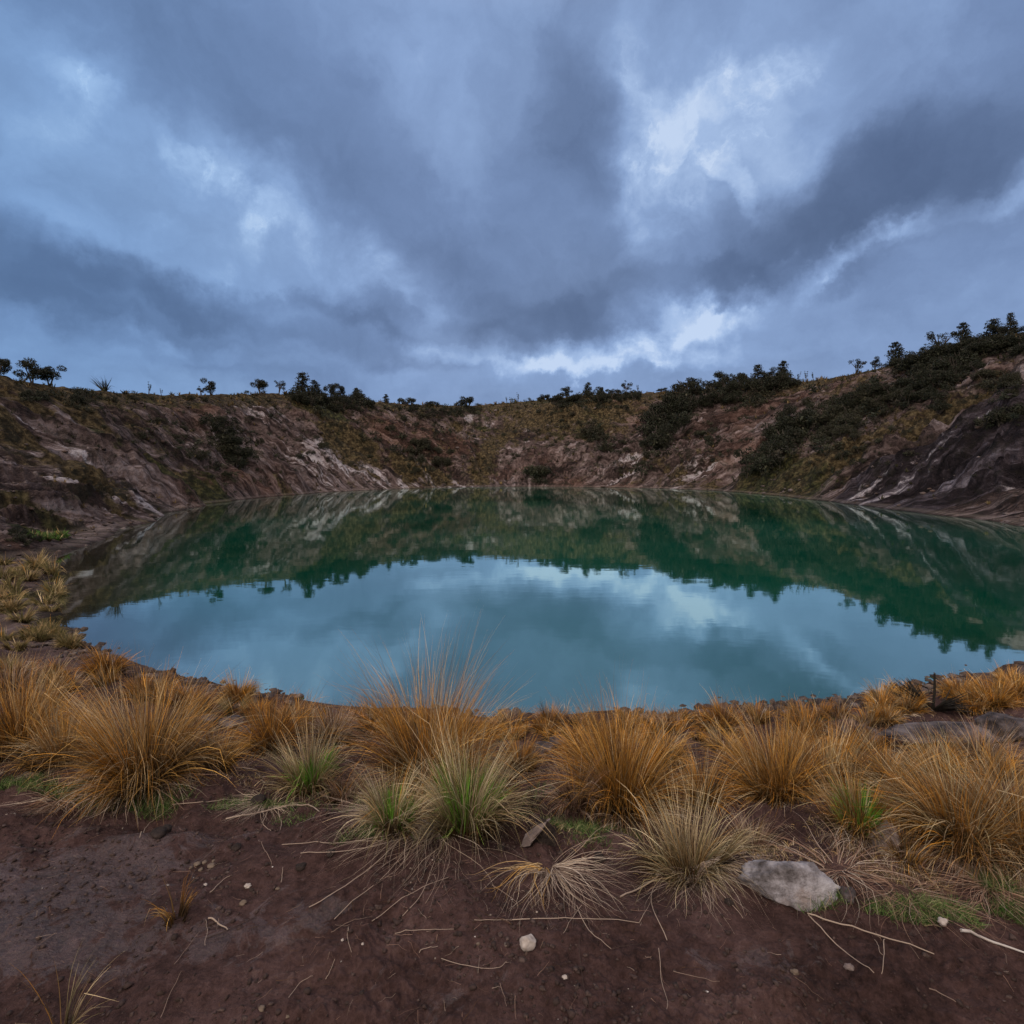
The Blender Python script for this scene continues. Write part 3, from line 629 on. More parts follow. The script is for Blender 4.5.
def stalks(rng, X, Y, L, w, cols, heading=None, lift=.004, seg=5, bend=.5):
    n = len(X); hd = rng.uniform(0, 2 * np.pi, n) if heading is None else heading
    L = L * np.ones(n); P = np.zeros((n, seg + 1, 3)); P[:, 0, 0] = X; P[:, 0, 1] = Y; k = rng.normal(0, bend, n)
    for s in range(seg):
        a = hd + k * (s / seg - .5) + rng.normal(0, .07, n); P[:, s + 1, 0] = P[:, s, 0] + np.cos(a) * L / seg; P[:, s + 1, 1] = P[:, s, 1] + np.sin(a) * L / seg
    P[:, :, 2] = Z(P[:, :, 0], P[:, :, 1]) + lift + rng.uniform(0, .006, (n, 1))
    d = np.gradient(P, axis=1); d /= np.linalg.norm(d, axis=2)[:, :, None] + 1e-9
    s1 = np.cross(d, [0, 0, 1.]); s2 = np.cross(s1, d)
    tp = np.array([1 - .6 * (s / seg) for s in range(seg + 1)])[None, :, None]; ww = (w * rng.uniform(.6, 1.3, n))[:, None, None] * .5 * tp
    ring = [P + (s1 * math.cos(q) + s2 * math.sin(q)) * ww for q in (0.5, 2.6, 4.7)]
    V = np.stack(ring, 2).reshape(-1, 3)
    b = ((np.arange(n) * (seg + 1) * 3)[:, None] + (np.arange(seg) * 3)[None])
    Fq = np.concatenate([np.stack([b + i, b + (i + 1) % 3, b + 3 + (i + 1) % 3, b + 3 + i], -1).reshape(-1, 4) for i in range(3)])
    c = np.array(cols)[rng.integers(0, len(cols), n)] * rng.uniform(.7, 1.15, n)[:, None]
    C = np.repeat(np.repeat(c[:, None, :], seg + 1, 1)[:, :, None, :], 3, 2).reshape(-1, 3)
    return V, Fq, np.concatenate([C, np.ones((len(C), 1))], 1)
rng = np.random.default_rng(9)
a = rng.uniform(-48, 48, 3400); r = 1.25 + 1.9 * rng.uniform(0, 1, 3400) ** .7; X = np.sin(np.radians(a)) * r; Y = np.cos(np.radians(a)) * r
dn = gn(X * 1.3, Y * 1.3, 81) + .5 * (Y - 1.9); kp = dn > rng.uniform(-.9, .9, len(X)); X = X[kp]; Y = Y[kp]
ln = .012 + .07 * rng.uniform(0, 1, len(X)) ** 2.2
tag(bobj('straw_litter', [stalks(rng, X, Y, ln, .0013, MAUVE + DEAD[1:2] + BASE, bend=.25)], None), 'scattered short bits of dry straw and rootlets on the brown soil', 'litter', kind='stuff')
# fine clods and grit
def ico(sub=1):
    import bmesh
    bm = bmesh.new(); bmesh.ops.create_icosphere(bm, subdivisions=sub, radius=1.0)
    V = np.array([v.co[:] for v in bm.verts]); Fq = np.array([[v.index for v in f.verts] for f in bm.faces]); bm.free(); return V, Fq
def m_crumb():
    m, t, p = material('soil_crumbs'); a = t.node('ShaderNodeAttribute', attribute_name='col'); pos = t.node('ShaderNodeNewGeometry').outputs['Position']
    t.put(p.inputs['Base Color'], t.mix(t.mapr(t.noise(pos, 120, 4), .3, .7), a.outputs['Color'], (.03, .018, .015, 1))); p.inputs['Roughness'].default_value = .9; return m
M_CRUMB = m_crumb()
def crumbs(n, seed, name, smin, smax, cols, label, pw=4.0, sub=1):
    rng = np.random.default_rng(seed); a = rng.uniform(-50, 50, n); r = 1.2 + 2.3 * rng.uniform(0, 1, n) ** .9
    X = np.sin(np.radians(a)) * r; Y = np.cos(np.radians(a)) * r; kp = (gn(X * 2, Y * 2, 91) + rng.uniform(-.4, .5, n)) > -.05; X = X[kp]; Y = Y[kp]; n = len(X)
    s = smin + (smax - smin) * rng.uniform(0, 1, n) ** pw; V0, F0 = ico(sub)
    V = V0[None] * (1 + rng.normal(0, .34, (n, len(V0), 1))) * s[:, None, None] * np.stack([rng.uniform(.7, 1.3, n), rng.uniform(.7, 1.3, n), rng.uniform(.45, .8, n)], -1)[:, None, :]
    V[:, :, 0] += X[:, None]; V[:, :, 1] += Y[:, None]; V[:, :, 2] += (Z(X, Y) + s * .15)[:, None]
    Fq = (F0[None] + (np.arange(n) * len(V0))[:, None, None]).reshape(-1, 3)
    c = np.array(cols)[rng.integers(0, len(cols), n)] * rng.uniform(.7, 1.3, n)[:, None]; C = np.concatenate([np.repeat(c, len(V0), 0), np.ones((n * len(V0), 1))], 1)
    return tag(mesh_np(name, V.reshape(-1, 3), Fq, M_CRUMB, attrs={'col': ('FLOAT_COLOR', C)}, smooth=False), label, 'soil', kind='stuff')
crumbs(26000, 3, 'soil_crumbs', .0016, .011, [(.045, .027, .024), (.028, .017, .015), (.075, .05, .044)], 'loose brown crumbs of earth strewn over the foreground soil')
crumbs(260, 4, 'grit', .002, .007, [(.40, .33, .28), (.28, .22, .18), (.5, .46, .44)], 'fine pale grit sprinkled over the brown soil', 2)

# single long stalks lying on the soil: pixel path
def tube(name, pts, r0, r1, col, label, cat, group=None, ns=5, mat=None, parent=None, color=None):
    P = np.array(pts); n = len(P); d = np.gradient(P, axis=0); d /= np.linalg.norm(d, axis=1)[:, None] + 1e-9
    s1 = np.cross(d, [0.03, 0.02, 1.]); s1 /= np.linalg.norm(s1, axis=1)[:, None] + 1e-9; s2 = np.cross(s1, d); rr_ = np.linspace(r0, r1, n)[:, None]
    V = np.stack([P + (s1 * math.cos(q) + s2 * math.sin(q)) * rr_ for q in np.linspace(0, 2 * np.pi, ns, endpoint=False)], 1).reshape(-1, 3)
    b = np.arange(n - 1) * ns; Fq = np.concatenate([np.stack([b + i, b + (i + 1) % ns, b + ns + (i + 1) % ns, b + ns + i], -1) for i in range(ns)])
    C = np.tile(np.append(np.array(col), 1.0), (len(V), 1))
    o0 = P.mean(0) if parent is None else np.zeros(3)
    o = mesh_np(name, V - o0, Fq, mat or M_BLADE, parent, attrs={'col': ('FLOAT_COLOR', C)}, loc=tuple(o0))
    if label: tag(o, label, cat, group)
    return o
def ground_path(pp, lift=.005, n=14, jit=.003, seed=0):
    pp = np.array(pp, float); t = np.linspace(0, len(pp) - 1, n); x = np.interp(t, range(len(pp)), pp[:, 0]); y = np.interp(t, range(len(pp)), pp[:, 1])
    k = np.array([.25, .5, .25]); xs = x.copy(); ys = y.copy(); xs[1:-1] = np.convolve(x, k, 'valid'); ys[1:-1] = np.convolve(y, k, 'valid')
    rng = np.random.default_rng(seed); out = []
    for i, (a, b) in enumerate(zip(xs, ys)):
        h = hit(a, b); out.append((h[0] + rng.normal(0, jit), h[1] + rng.normal(0, jit), h[2] + lift))
    z = np.array(out)
    for _ in range(3): z[1:-1, :2] = .25 * z[:-2, :2] + .5 * z[1:-1, :2] + .25 * z[2:, :2]
    z[:, 2] = Z(z[:, 0], z[:, 1]) + lift; zz = z[:, 2].copy()
    for _ in range(2): zz[1:-1] = np.maximum(zz[1:-1], (zz[:-2] + zz[2:]) / 2)
    z[:, 2] = zz; return z
G1 = 'dry stalks lying on the soil'
STK = [  # path, width px, colour, label
 ([(512, 921), (570, 920), (640, 923)], 2.0, 0, 'long straight straw stalk lying level just above the white pebble'),
 ([(474, 922), (512, 921)], 1.2, 0, 'short straw end left of the long level stalk'),
 ([(492, 886), (520, 905), (512, 920)], 1.2, 1, 'thin stalk curving down to the level stalk'),
 ([(575, 905), (590, 935), (610, 950)], 1.6, 0, 'straw stalk crossing under the level stalk towards the lower right'),
 ([(582, 906), (573, 920), (563, 934)], 1.3, 0, 'short straw crossing the right part of the level stalk'),
 ([(640, 922), (652, 902)], 1.1, 0, 'short straw standing off the right end of the level stalk'),
 ([(440, 961), (470, 970), (500, 972), (506, 962)], 1.3, 0, 'hooked thin stalk lying left below the white pebble'),
 ([(395, 935), (430, 931), (456, 930)], 1.4, 0, 'pale level stalk in the centre of the bare soil'),
 ([(421, 952), (438, 948)], 1.5, 0, 'very short pale straw below the pale level stalk'),
 ([(349, 928), (347, 940), (351, 952)], 1.3, 0, 'short upright looking straw left of the pale level stalk'),
 ([(327, 980), (335, 962)], 1.2, 0, 'short straw on the left half of the soil near the bottom'),
 ([(288, 1000), (298, 985), (314, 976)], 1.3, 0, 'curved straw near the bottom left of centre'),
 ([(160, 1020), (172, 992), (182, 972)], 1.3, 1, 'straight thin straw near the bottom edge on the left'),
 ([(208, 917), (228, 932)], 2.6, 0, 'thick short pale stick right of the lone orange tuft'),
 ([(205, 946), (207, 930), (206, 920)], 1.1, 0, 'thin bent straw hugging the thick short stick'),
 ([(176, 965), (188, 948), (200, 932)], 1.1, 1, 'thin straw slanting below the lone orange tuft'),
 ([(210, 894), (220, 884), (230, 876)], 1.6, 0, 'short straw slanting between the lone tuft and the small pebbles'),
 ([(308, 909), (330, 900), (360, 880), (390, 850), (430, 826)], 2.0, 0, 'longest bleached blade reaching down left from the green hearted tussock'),
 ([(335, 920), (352, 903), (375, 888), (400, 860), (432, 828)], 1.5, 0, 'bleached blade ending in a kink below the green hearted tussock'),
 ([(372, 924), (390, 908), (420, 890), (450, 878)], 1.5, 0, 'tangled bleached blade low in front of the green hearted tussock'),
 ([(282, 846), (320, 845), (355, 843), (385, 842)], 1.6, 0, 'level grey straw left of the green hearted tussock, upper one'),
 ([(300, 855), (340, 853), (370, 850), (385, 845)], 1.6, 0, 'level grey straw left of the green hearted tussock, lower one'),
 ([(404, 915), (420, 900), (432, 870), (447, 835)], 1.3, 0, 'bleached blade falling straight down from the green hearted tussock'),
 ([(425, 905), (440, 880), (438, 850), (446, 832)], 1.1, 1, 'thin wavy blade under the green hearted tussock'),
 ([(470, 835), (478, 850), (481, 862)], 1.2, 0, 'short bleached blade right under the green hearted tussock'),
 ([(620, 898), (645, 888), (665, 872), (680, 866)], 2.4, 0, 'stout pale blade reaching left from the star-shaped tussock'),
 ([(668, 940), (652, 915), (650, 892), (672, 870)], 1.9, 0, 'pale blade looping down from the star-shaped tussock'),
 ([(700, 868), (722, 895), (745, 920)], 1.4, 0, 'thin blade running right down from the star-shaped tussock'),
 ([(692, 868), (706, 890), (712, 910)], 1.6, 0, 'bleached blade bundle end below the star-shaped tussock'),
 ([(659, 950), (661, 980), (669, 1015)], 1.3, 0, 'thin curved stalk alone near the bottom right of centre'),
 ([(672, 974), (700, 980), (720, 984)], 1.2, 1, 'thin level stalk near the bottom right of centre'),
 ([(808, 915), (840, 928), (900, 942), (935, 955)], 2.4, 0, 'long pale stick running right from below the boulder'),
 ([(808, 917), (835, 945), (850, 958), (874, 977)], 2.2, 0, 'forked pale stick pointing down right from below the boulder'),
 ([(884, 940), (883, 975)], 1.8, 0, 'upright looking pale straw crossing the stick below the boulder'),
 ([(960, 930), (990, 942), (1030, 958)], 4.5, 2, 'thick white stick running out at the right edge of the photo'),
 ([(876, 942), (880, 955)], 1.3, 0, 'short straw near the stick below the boulder'),
 ([(930, 990), (955, 1002)], 2.2, 1, 'flat straw chip at the lower right of the soil'),
 ([(770, 975), (800, 1000), (815, 1010)], 1.0, 3, 'dark rootlet on the lower right soil'),
 ([(578, 940), (582, 980), (592, 1020)], 1.2, 3, 'dark rootlet running down to the bottom right of the white pebble'),
 ([(500, 985), (507, 1008)], 1.1, 1, 'thin straw near the bottom edge in the centre'),
 ([(405, 1022), (430, 997)], 1.3, 3, 'brown twig slanting at the bottom centre'),
 ([(208, 940), (232, 930), (258, 917)], 2.0, 3, 'dark twig slanting right of the thick short stick'),
 ([(140, 838), (152, 822), (175, 806)], 1.6, 0, 'arched pale stalk at the upper left of the soil'),
 ([(172, 806), (205, 803), (240, 801)], 1.8, 0, 'level pale stick at the lip of the soil on the left'),
 ([(225, 820), (258, 814), (295, 806), (320, 812)], 2.6, 0, 'grey woody root at the lip of the soil left of centre'),
 ([(268, 812), (262, 826), (272, 832)], 1.6, 0, 'short root fork hanging from the grey woody root'),
 ([(278, 810), (282, 824), (280, 832)], 1.4, 0, 'second short root hanging from the grey woody root'),
 ([(262, 843), (268, 858), (272, 866)], 1.2, 1, 'thin bent straw below the grey woody root'),
 ([(281, 884), (283, 868)], 1.4, 0, 'short straw beside the small pale pebbles'),
 ([(330, 935), (345, 925), (370, 918)], 1.0, 1, 'thin grey straw below the long bleached blades'),
 ([(610, 950), (640, 946), (655, 938)], 1.0, 3, 'thin brown rootlet right of the white pebble'),
]
CC = [(.40, .31, .25), (.28, .20, .16), (.55, .51, .49), (.06, .04, .032)]
for i, (pth, w, c, lab) in enumerate(STK):
    P = ground_path(pth, seed=i); wm = w * pxm(P[0]) * .5 * (.52 if w < 2.4 else .72)
    tube('dry_stalk' if c != 3 else 'twig', P, wm, wm * .55, CC[c], lab, 'stalk' if c != 3 else 'twig', G1)

# fans of bleached dead blades hanging onto the soil
def deadfan(px, py, sec, spread, L, n, label, cols=DEAD, seed=0, w=.0022):
    p = hit(px, py); rng = np.random.default_rng(seed); V, Fq, C = blades(rng, p, n, L, .05, 1.5, .35, w, cols, None, tmin=1.15, sector=(sec, spread), seg=9, wig=.35)
    o = mesh_np('dead_grass', V, Fq, M_BLADE, None, loc=tuple(p), attrs={'col': ('FLOAT_COLOR', C)}, smooth=False); tag(o, label, 'dead grass', 'bleached dead grass fallen on the soil')
deadfan(440, 826, R(235), .50, .62, 210, 'mat of bleached dead blades spilling towards the camera from the green hearted tussock', seed=1)
deadfan(548, 866, R(300), .8, .42, 190, 'tangle of grey dead blades below the peat clod', seed=2)
deadfan(546, 862, R(238), .10, .36, 30, 'bunch of orange straw bent over to the lower left below the peat clod', STRAW[:2] + ORANGE[2:3], 3, .0032)
deadfan(690, 868, R(285), .6, .42, 150, 'bleached dead blades under the star-shaped tussock', seed=4)
deadfan(270, 806, R(270), 1.2, .28, 160, 'grey dead roots and blades at the lip left of centre', seed=5)
deadfan(905, 888, R(250), 1.4, .34, 150, 'grey straw mat above the green grass on the right', MAUVE + DEAD[1:2], 6)
deadfan(990, 884, R(230), 1.3, .36, 150, 'grey straw mat under the tussock at the right edge', MAUVE + DEAD[1:2], 7)
deadfan(840, 870, R(260), 1.4, .36, 150, 'brown straw mat behind the pale boulder', MAUVE + DEAD, 8)
deadfan(60, 800, R(270), 1.4, .25, 160, 'thin grey straw fringe in front of the left turf', MAUVE + DEAD, 9)

# ------------------------------------------------------------------ stones
def rock(name, px, py, wpx, hpx, dpx, mat, label, cat='rock', seed=0, sub=4, rot=0.0, sink=.25, flat=.0, group=None, rough=.16, cuts=7):
    p = hit(px, py); m = pxm(p); a, b, c = wpx * m / 2, dpx * m / 2, hpx * m / 2
    V, Fq = ico(sub); rng = np.random.default_rng(seed)
    for _ in range(cuts):
        nrm = rng.normal(size=3); nrm /= np.linalg.norm(nrm); k = rng.uniform(.62, .88); dd = V @ nrm; V = V - np.maximum(dd - k, 0)[:, None] * nrm * .9
    V = V * (1 + rough * fbm(V[:, 0] * 1.7 + seed, V[:, 1] * 1.7 + V[:, 2], 4, seed)[:, None]) * (1 + .05 * fbm(V[:, 0] * 7 + seed, V[:, 1] * 7 + V[:, 2] * 5, 3, seed + 5)[:, None])
    V = V * np.array([a, b, c]); 
    o = mesh_np(name, V, Fq, mat, None, loc=(p[0], p[1] + b * .6, p[2] + c * (1 - 2 * sink)))
    o.rotation_euler = (flat, 0, rot); tag(o, label, cat, group); return o
rock('boulder', 797, 906, 96, 46, 58, M_PALE, 'pale grey boulder half sunk at the edge of the soil', seed=23, sub=5, rot=-.15, rough=.12, cuts=9, sink=.28)
rock('rock', 850, 902, 20, 14, 20, M_SLAB, 'small brown stone touching the right end of the pale boulder', seed=12)
rock('pebble', 528, 951, 17, 14, 17, M_PEBBLE, 'whitish pebble lying alone in the middle of the bare soil', 'pebble', seed=13, sub=4, sink=.15, rough=.08)
for k, (x, y, w, m_, lab) in enumerate([(247, 888, 8, M_PEBBLE, 'small white pebble on the left soil, upper one of a pair'), (277, 890, 6, M_TAN, 'small tan pebble right of the small white one'), (261, 1011, 9, M_TAN, 'tan pebble near the bottom left of centre'),
    (242, 905, 9, M_TAN, 'flat tan stone below the small white pebble'), (565, 979, 7, M_PEBBLE, 'tiny pale pebble right below the whitish one'), (342, 941, 4, M_PEBBLE, 'tiny speck of a pebble left of the pale level stalk'), (362, 945, 4, M_PEBBLE, 'tiny speck of a pebble under the pale level stalk'),
    (478, 945, 5, M_TAN, 'tiny tan pebble left of the whitish one'), (796, 975, 11, M_TAN, 'faint tan pebble on the lower right soil'), (850, 970, 12, M_GREYROCK, 'greyish flat pebble on the lower right soil'), (205, 886, 5, M_PEBBLE, 'tiny white pebble above the lone orange tuft'),
    (945, 925, 13, M_PEBBLE, 'white stone in the green grass on the right'), (287, 1018, 5, M_TAN, 'tiny tan pebble at the bottom edge')]):
    rock('pebble', x, y, w * .85, w * .5, w * .7, m_, lab, 'pebble', seed=30 + k, sub=3, sink=.3, rough=.25)
for k, (x, y, w) in enumerate([(196, 866, 7), (204, 864, 6), (210, 868, 8), (200, 871, 5), (213, 862, 4), (190, 869, 4)]):
    rock('tan_crumb', x, y, w, w * .5, w, M_TAN, 'tan earth crumb among its likes in a loose patch on the left soil', 'crumb', seed=150 + k, sub=3, sink=.3, group='tan crumbs on the left soil')
for k, (x, y, w) in enumerate([(300, 870, 12), (235, 850, 10), (155, 838, 16), (165, 832, 12), (330, 856, 10), (118, 812, 14), (256, 806, 18), (600, 862, 14), (730, 905, 10), (500, 850, 9)]):
    rock('clod', x, y, w, w * .55, w, M_PEAT if k in (2, 3, 6) else M_CRUMB2 if False else M_PEAT, 'dark lump of earth among its likes scattered on the soil', 'clod', seed=60 + k, sub=3, sink=.3, group='dark lumps of earth on the soil')
# peat clod with a grey face: two pieces of one thing
pc = hit(540, 842); root = empty('peat_clod', tuple(pc)); m = pxm(pc)
def wedge(name, pts, mat, parent, sub=3, seed=0, amp=.004):
    import bmesh
    bm = bmesh.new(); vs = [bm.verts.new(q) for q in pts]; bmesh.ops.convex_hull(bm, input=vs)
    bmesh.ops.subdivide_edges(bm, edges=bm.edges[:], cuts=sub, use_grid_fill=True)
    rng = random.Random(seed)
    for v in bm.verts: v.co += Vector((rng.uniform(-amp, amp), rng.uniform(-amp, amp), rng.uniform(-amp, amp)))
    me = bpy.data.meshes.new(name); bm.to_mesh(me); bm.free(); me.materials.append(mat); o = bpy.data.objects.new(name, me); COL.objects.link(o)
    if parent: o.parent = parent
    return o
wedge('peat_block', [(-14 * m, 0, -.01), (16 * m, -4 * m, -.01), (10 * m, 20 * m, 0), (-8 * m, 20 * m, 0), (8 * m, 0, 21 * m), (15 * m, 2 * m, 12 * m), (2 * m, 14 * m, 17 * m)], M_PEAT, root)
wedge('grey_face', [(-20 * m, -8 * m, 0 * m), (-15 * m, 10 * m, 2 * m), (6 * m, -2 * m, 22 * m), (11 * m, 6 * m, 21 * m), (-11 * m, -9 * m, 2 * m), (0, -5 * m, 13 * m), (-2 * m, 4 * m, 6 * m)], M_GREYROCK, root, seed=3)
tag(root, 'dark pointed peat clod with a grey sloping face between the two tall orange tussocks', 'clod')
p = hit(530, 812); tube('peat_stub', [(p[0], p[1], p[2] - .02), (p[0] + .004, p[1], p[2] + .07), (p[0] - .004, p[1], p[2] + .13)], .022, .008, (0, 0, 0), 'thin dark upright stub behind the peat clod', 'stub', ns=7, mat=M_PEAT)
rock('rock', 893, 850, 36, 34, 30, M_GREYROCK, 'brown weathered rock half hidden under the right tussocks', seed=71, sink=.3)
rock('ledge', 960, 742, 150, 13, 40, M_SLAB, 'long dark flat rock ledge behind the right tussocks', 'rock', seed=72, sub=5, rough=.1, sink=.2, rot=.04)
rock('ledge', 870, 742, 60, 14, 30, M_SLAB, 'short flat rock at the left end of the dark ledge', 'rock', seed=73, sub=4, rough=.1, sink=.25)
rock('ledge', 1015, 740, 50, 26, 40, M_SLAB, 'higher block of the rock ledge at the right edge of the photo', 'rock', seed=74, sub=4, rough=.1, sink=.2)
for k, (x, y, w) in enumerate([(228, 728, 30), (205, 722, 20), (245, 735, 22)]): rock('rock', x, y, w, w * .35, w * .8, M_SLAB, 'flat brown stone among its likes in the bare gap right of the biggest left tussock', 'rock', seed=80 + k, sub=3, group='flat stones in the gap on the left')
for k, (x, y, w) in enumerate([(548, 752, 26), (560, 745, 22), (538, 758, 18)]): rock('rock', x, y, w, w * .35, w * .8, M_SLAB, 'flat grey stone among its likes at the waterline in the middle', 'rock', seed=90 + k, sub=3, group='flat stones at the waterline in the middle')

# black dead plant with a vertical stake on the right shore
p = hit(933, 709); m = pxm(p); root = empty('dead_plant', tuple(p))
tube('stem', [(0, 0, -.03), (.5 * m, 0, 18 * m), (-.5 * m, 0, 36 * m)], 1.5 * m, .9 * m, (0, 0, 0), None, None, ns=7, mat=M_CHAR, parent=root)
rg = np.random.default_rng(8); V, Fq, C = blades(rg, p, 140, 44 * m, .05, 1.4, .2, 2.6 * m, [(.02, .018, .014)], None, seg=4, tmin=.5, lean=(.25, 0))
mesh_np('spikes', V, Fq, M_CHAR, root, smooth=False, attrs={'col': ('FLOAT_COLOR', C)})
tag(root, 'black dead spiky plant with a vertical stem at the right shore', 'dead plant')

# ------------------------------------------------------------------ trees and shrubs
def tubeg(P, r0, r1, ns=6):
    P = np.array(P); n = len(P); d = np.gradient(P, axis=0); d /= np.linalg.norm(d, axis=1)[:, None] + 1e-9
    s1 = np.cross(d, [.31, .2, .1]); s1 /= np.linalg.norm(s1, axis=1)[:, None] + 1e-9; s2 = np.cross(s1, d); rr_ = np.linspace(r0, r1, n)[:, None]
    V = np.stack([P + (s1 * math.cos(q) + s2 * math.sin(q)) * rr_ for q in np.linspace(0, 2 * np.pi, ns, endpoint=False)], 1).reshape(-1, 3)
    b = np.arange(n - 1) * ns; Fq = np.concatenate([np.stack([b + i, b + (i + 1) % ns, b + ns + (i + 1) % ns, b + ns + i], -1) for i in range(ns)]); return V, Fq
def leafcloud(rng, centers, radii, n, size, cols):
    k = rng.choice(len(centers), n, p=radii ** 2 / np.sum(radii ** 2)); dv = rng.normal(size=(n, 3)); dv /= np.linalg.norm(dv, axis=1)[:, None]
    P = centers[k] + dv * (radii[k] * rng.uniform(.35, 1.0, n) ** .5 * rng.uniform(.75, 1.12, n))[:, None] * np.array([1, 1, .8])
    a = rng.normal(size=(n, 3)); a /= np.linalg.norm(a, axis=1)[:, None]; b = np.cross(a, rng.normal(size=(n, 3))); b /= np.linalg.norm(b, axis=1)[:, None]
    s = (size * rng.uniform(.5, 1.4, n))[:, None]; V = np.stack([P - a * s, P + b * s * .45, P + a * s, P - b * s * .45], 1).reshape(-1, 3); Fq = np.arange(4 * n).reshape(n, 4)
    c = np.array(cols)[rng.integers(0, len(cols), n)] * rng.uniform(.6, 1.35, n)[:, None]
    return V, Fq, np.concatenate([np.repeat(c, 4, 0), np.ones((4 * n, 1))], 1)
DK = [(.020, .024, .014), (.014, .018, .012), (.030, .033, .019), (.027, .024, .017)]
OL = [(.036, .037, .022), (.026, .030, .018), (.052, .049, .030), (.035, .030, .022)]
def make_tree(kind, seed):
    """unit-high plant, returned at the origin"""
    rng = np.random.default_rng(seed); name = {'round': 'broadleaf_tree', 'conifer': 'conifer_tree', 'lacy': 'lacy_tree', 'shrub': 'shrub', 'olive': 'shrub', 'thin': 'thin_sapling', 'spiky': 'spiky_shrub'}[kind]
    root = empty(name, (0, 0, 0)); Tv, Tf, off = [], [], 0
    def add(P, a, b):
        nonlocal off
        V, Fq = tubeg(P, a, b); Tv.append(V); Tf.append(Fq + off); off += len(V)
    C, Rd = [], []; cols = DK
    if kind == 'round' or kind == 'lacy':
        nst = 2 if kind == 'round' else 3
        for s in range(nst):
            az = rng.uniform(0, 6.28); tip = np.array([math.cos(az) * .2, math.sin(az) * .2, .62]); add([(0, 0, -.08), tip * .35, tip], .035, .012)
            for b in range(5):
                az2 = rng.uniform(0, 6.28); e = tip * rng.uniform(.5, 1) + np.array([math.cos(az2) * .26, math.sin(az2) * .26, rng.uniform(.0, .26)]); add([tip * .55, (tip * .55 + e) / 2 + [0, 0, .03], e], .012, .004)
                C.append(e); Rd.append(rng.uniform(.13, .22) if kind == 'round' else rng.uniform(.08, .14))
            if kind == 'round': C.append(e * [.6, .6, .7]); Rd.append(.18)
        n, sz = (2600, .030) if kind == 'round' else (1100, .026)
    elif kind == 'conifer':
        add([(0, 0, -.08), (0.01, 0, .5), (0, 0, .97)], .03, .0032)
        for l in range(9):
            z = .08 + .90 * l / 9; rr_ = .34 * (1 - z) ** .7 + .04
            for b in range(5):
                az = rng.uniform(0, 6.28); q = rr_ * rng.uniform(.6, 1.15); e = np.array([math.cos(az) * q, math.sin(az) * q, z - .02]); add([(0, 0, z), e], .008, .003)
                C += [e * [.8, .8, 1], e * [.4, .4, 1]]; Rd += [.06 + .08 * (1 - z)] * 2
        n, sz = 2400, .030
    elif kind == 'thin':
        for s in range(3):
            az = rng.uniform(0, 6.28); tip = np.array([math.cos(az) * .16, math.sin(az) * .16, rng.uniform(.6, 1)]); add([(0, 0, -.08), tip * .5 + [0.03, 0, 0], tip], .02, .006)
            for q in (.6, .8, 1.0): C.append(tip * q); Rd.append(rng.uniform(.05, .09))
        n, sz = 240, .03
    elif kind == 'spiky':
        for s in range(5):
            az = rng.uniform(0, 6.28); add([(0, 0, -.05), (math.cos(az) * .1, math.sin(az) * .1, .3)], .02, .01)
        n = 0
    else:
        for s in range(6):
            az = rng.uniform(0, 6.28); e = np.array([math.cos(az) * .35, math.sin(az) * .35, rng.uniform(.4, .7)]); add([(0, 0, -.15), e * .5, e], .03, .01)
        for b in range(13):
            az = rng.uniform(0, 6.28); q = .5 * math.sqrt(rng.uniform(0, 1)); C.append(np.array([math.cos(az) * q, math.sin(az) * q, rng.uniform(.2, .72 - .5 * q)])); Rd.append(rng.uniform(.14, .26))
        n, sz = 2200, .036; cols = DK if kind == 'shrub' else OL
    if n:
        V, Fq, Cc = leafcloud(rng, np.array(C), np.array(Rd), n, sz, cols)
    else:
        V, Fq, Cc = blades(rng, np.zeros(3), 90, 1.0, .06, .9, .35, .035, DK + OL, None, seg=4, ground=False)
    mesh_np('crown', V, Fq, M_LEAF, root, smooth=False, attrs={'col': ('FLOAT_COLOR', Cc)})
    mesh_np('trunk' if kind in ('round', 'conifer', 'lacy') else 'stems', np.concatenate(Tv), np.concatenate(Tf), M_BARK, root)
    return root
PROTO = {}; USED = set()
def plant(kind, var, pos, h, w=1.0, label=None, cat=None, group=None, seed=0):
    key = (kind, var)
    rz = random.Random(seed).uniform(0, 6.28)
    if key not in PROTO:
        PROTO[key] = make_tree(kind, hash_(key)); o = PROTO[key]; o.location = pos; o.rotation_euler = (0, 0, rz); o.scale = (h * w, h * w, h)
    else: o = dup(PROTO[key], pos, rz, (h * w, h * w, h))
    tag(o, label, cat, group); return o
def hash_(k): return sum(ord(c) for c in k[0]) * 31 + k[1] * 101
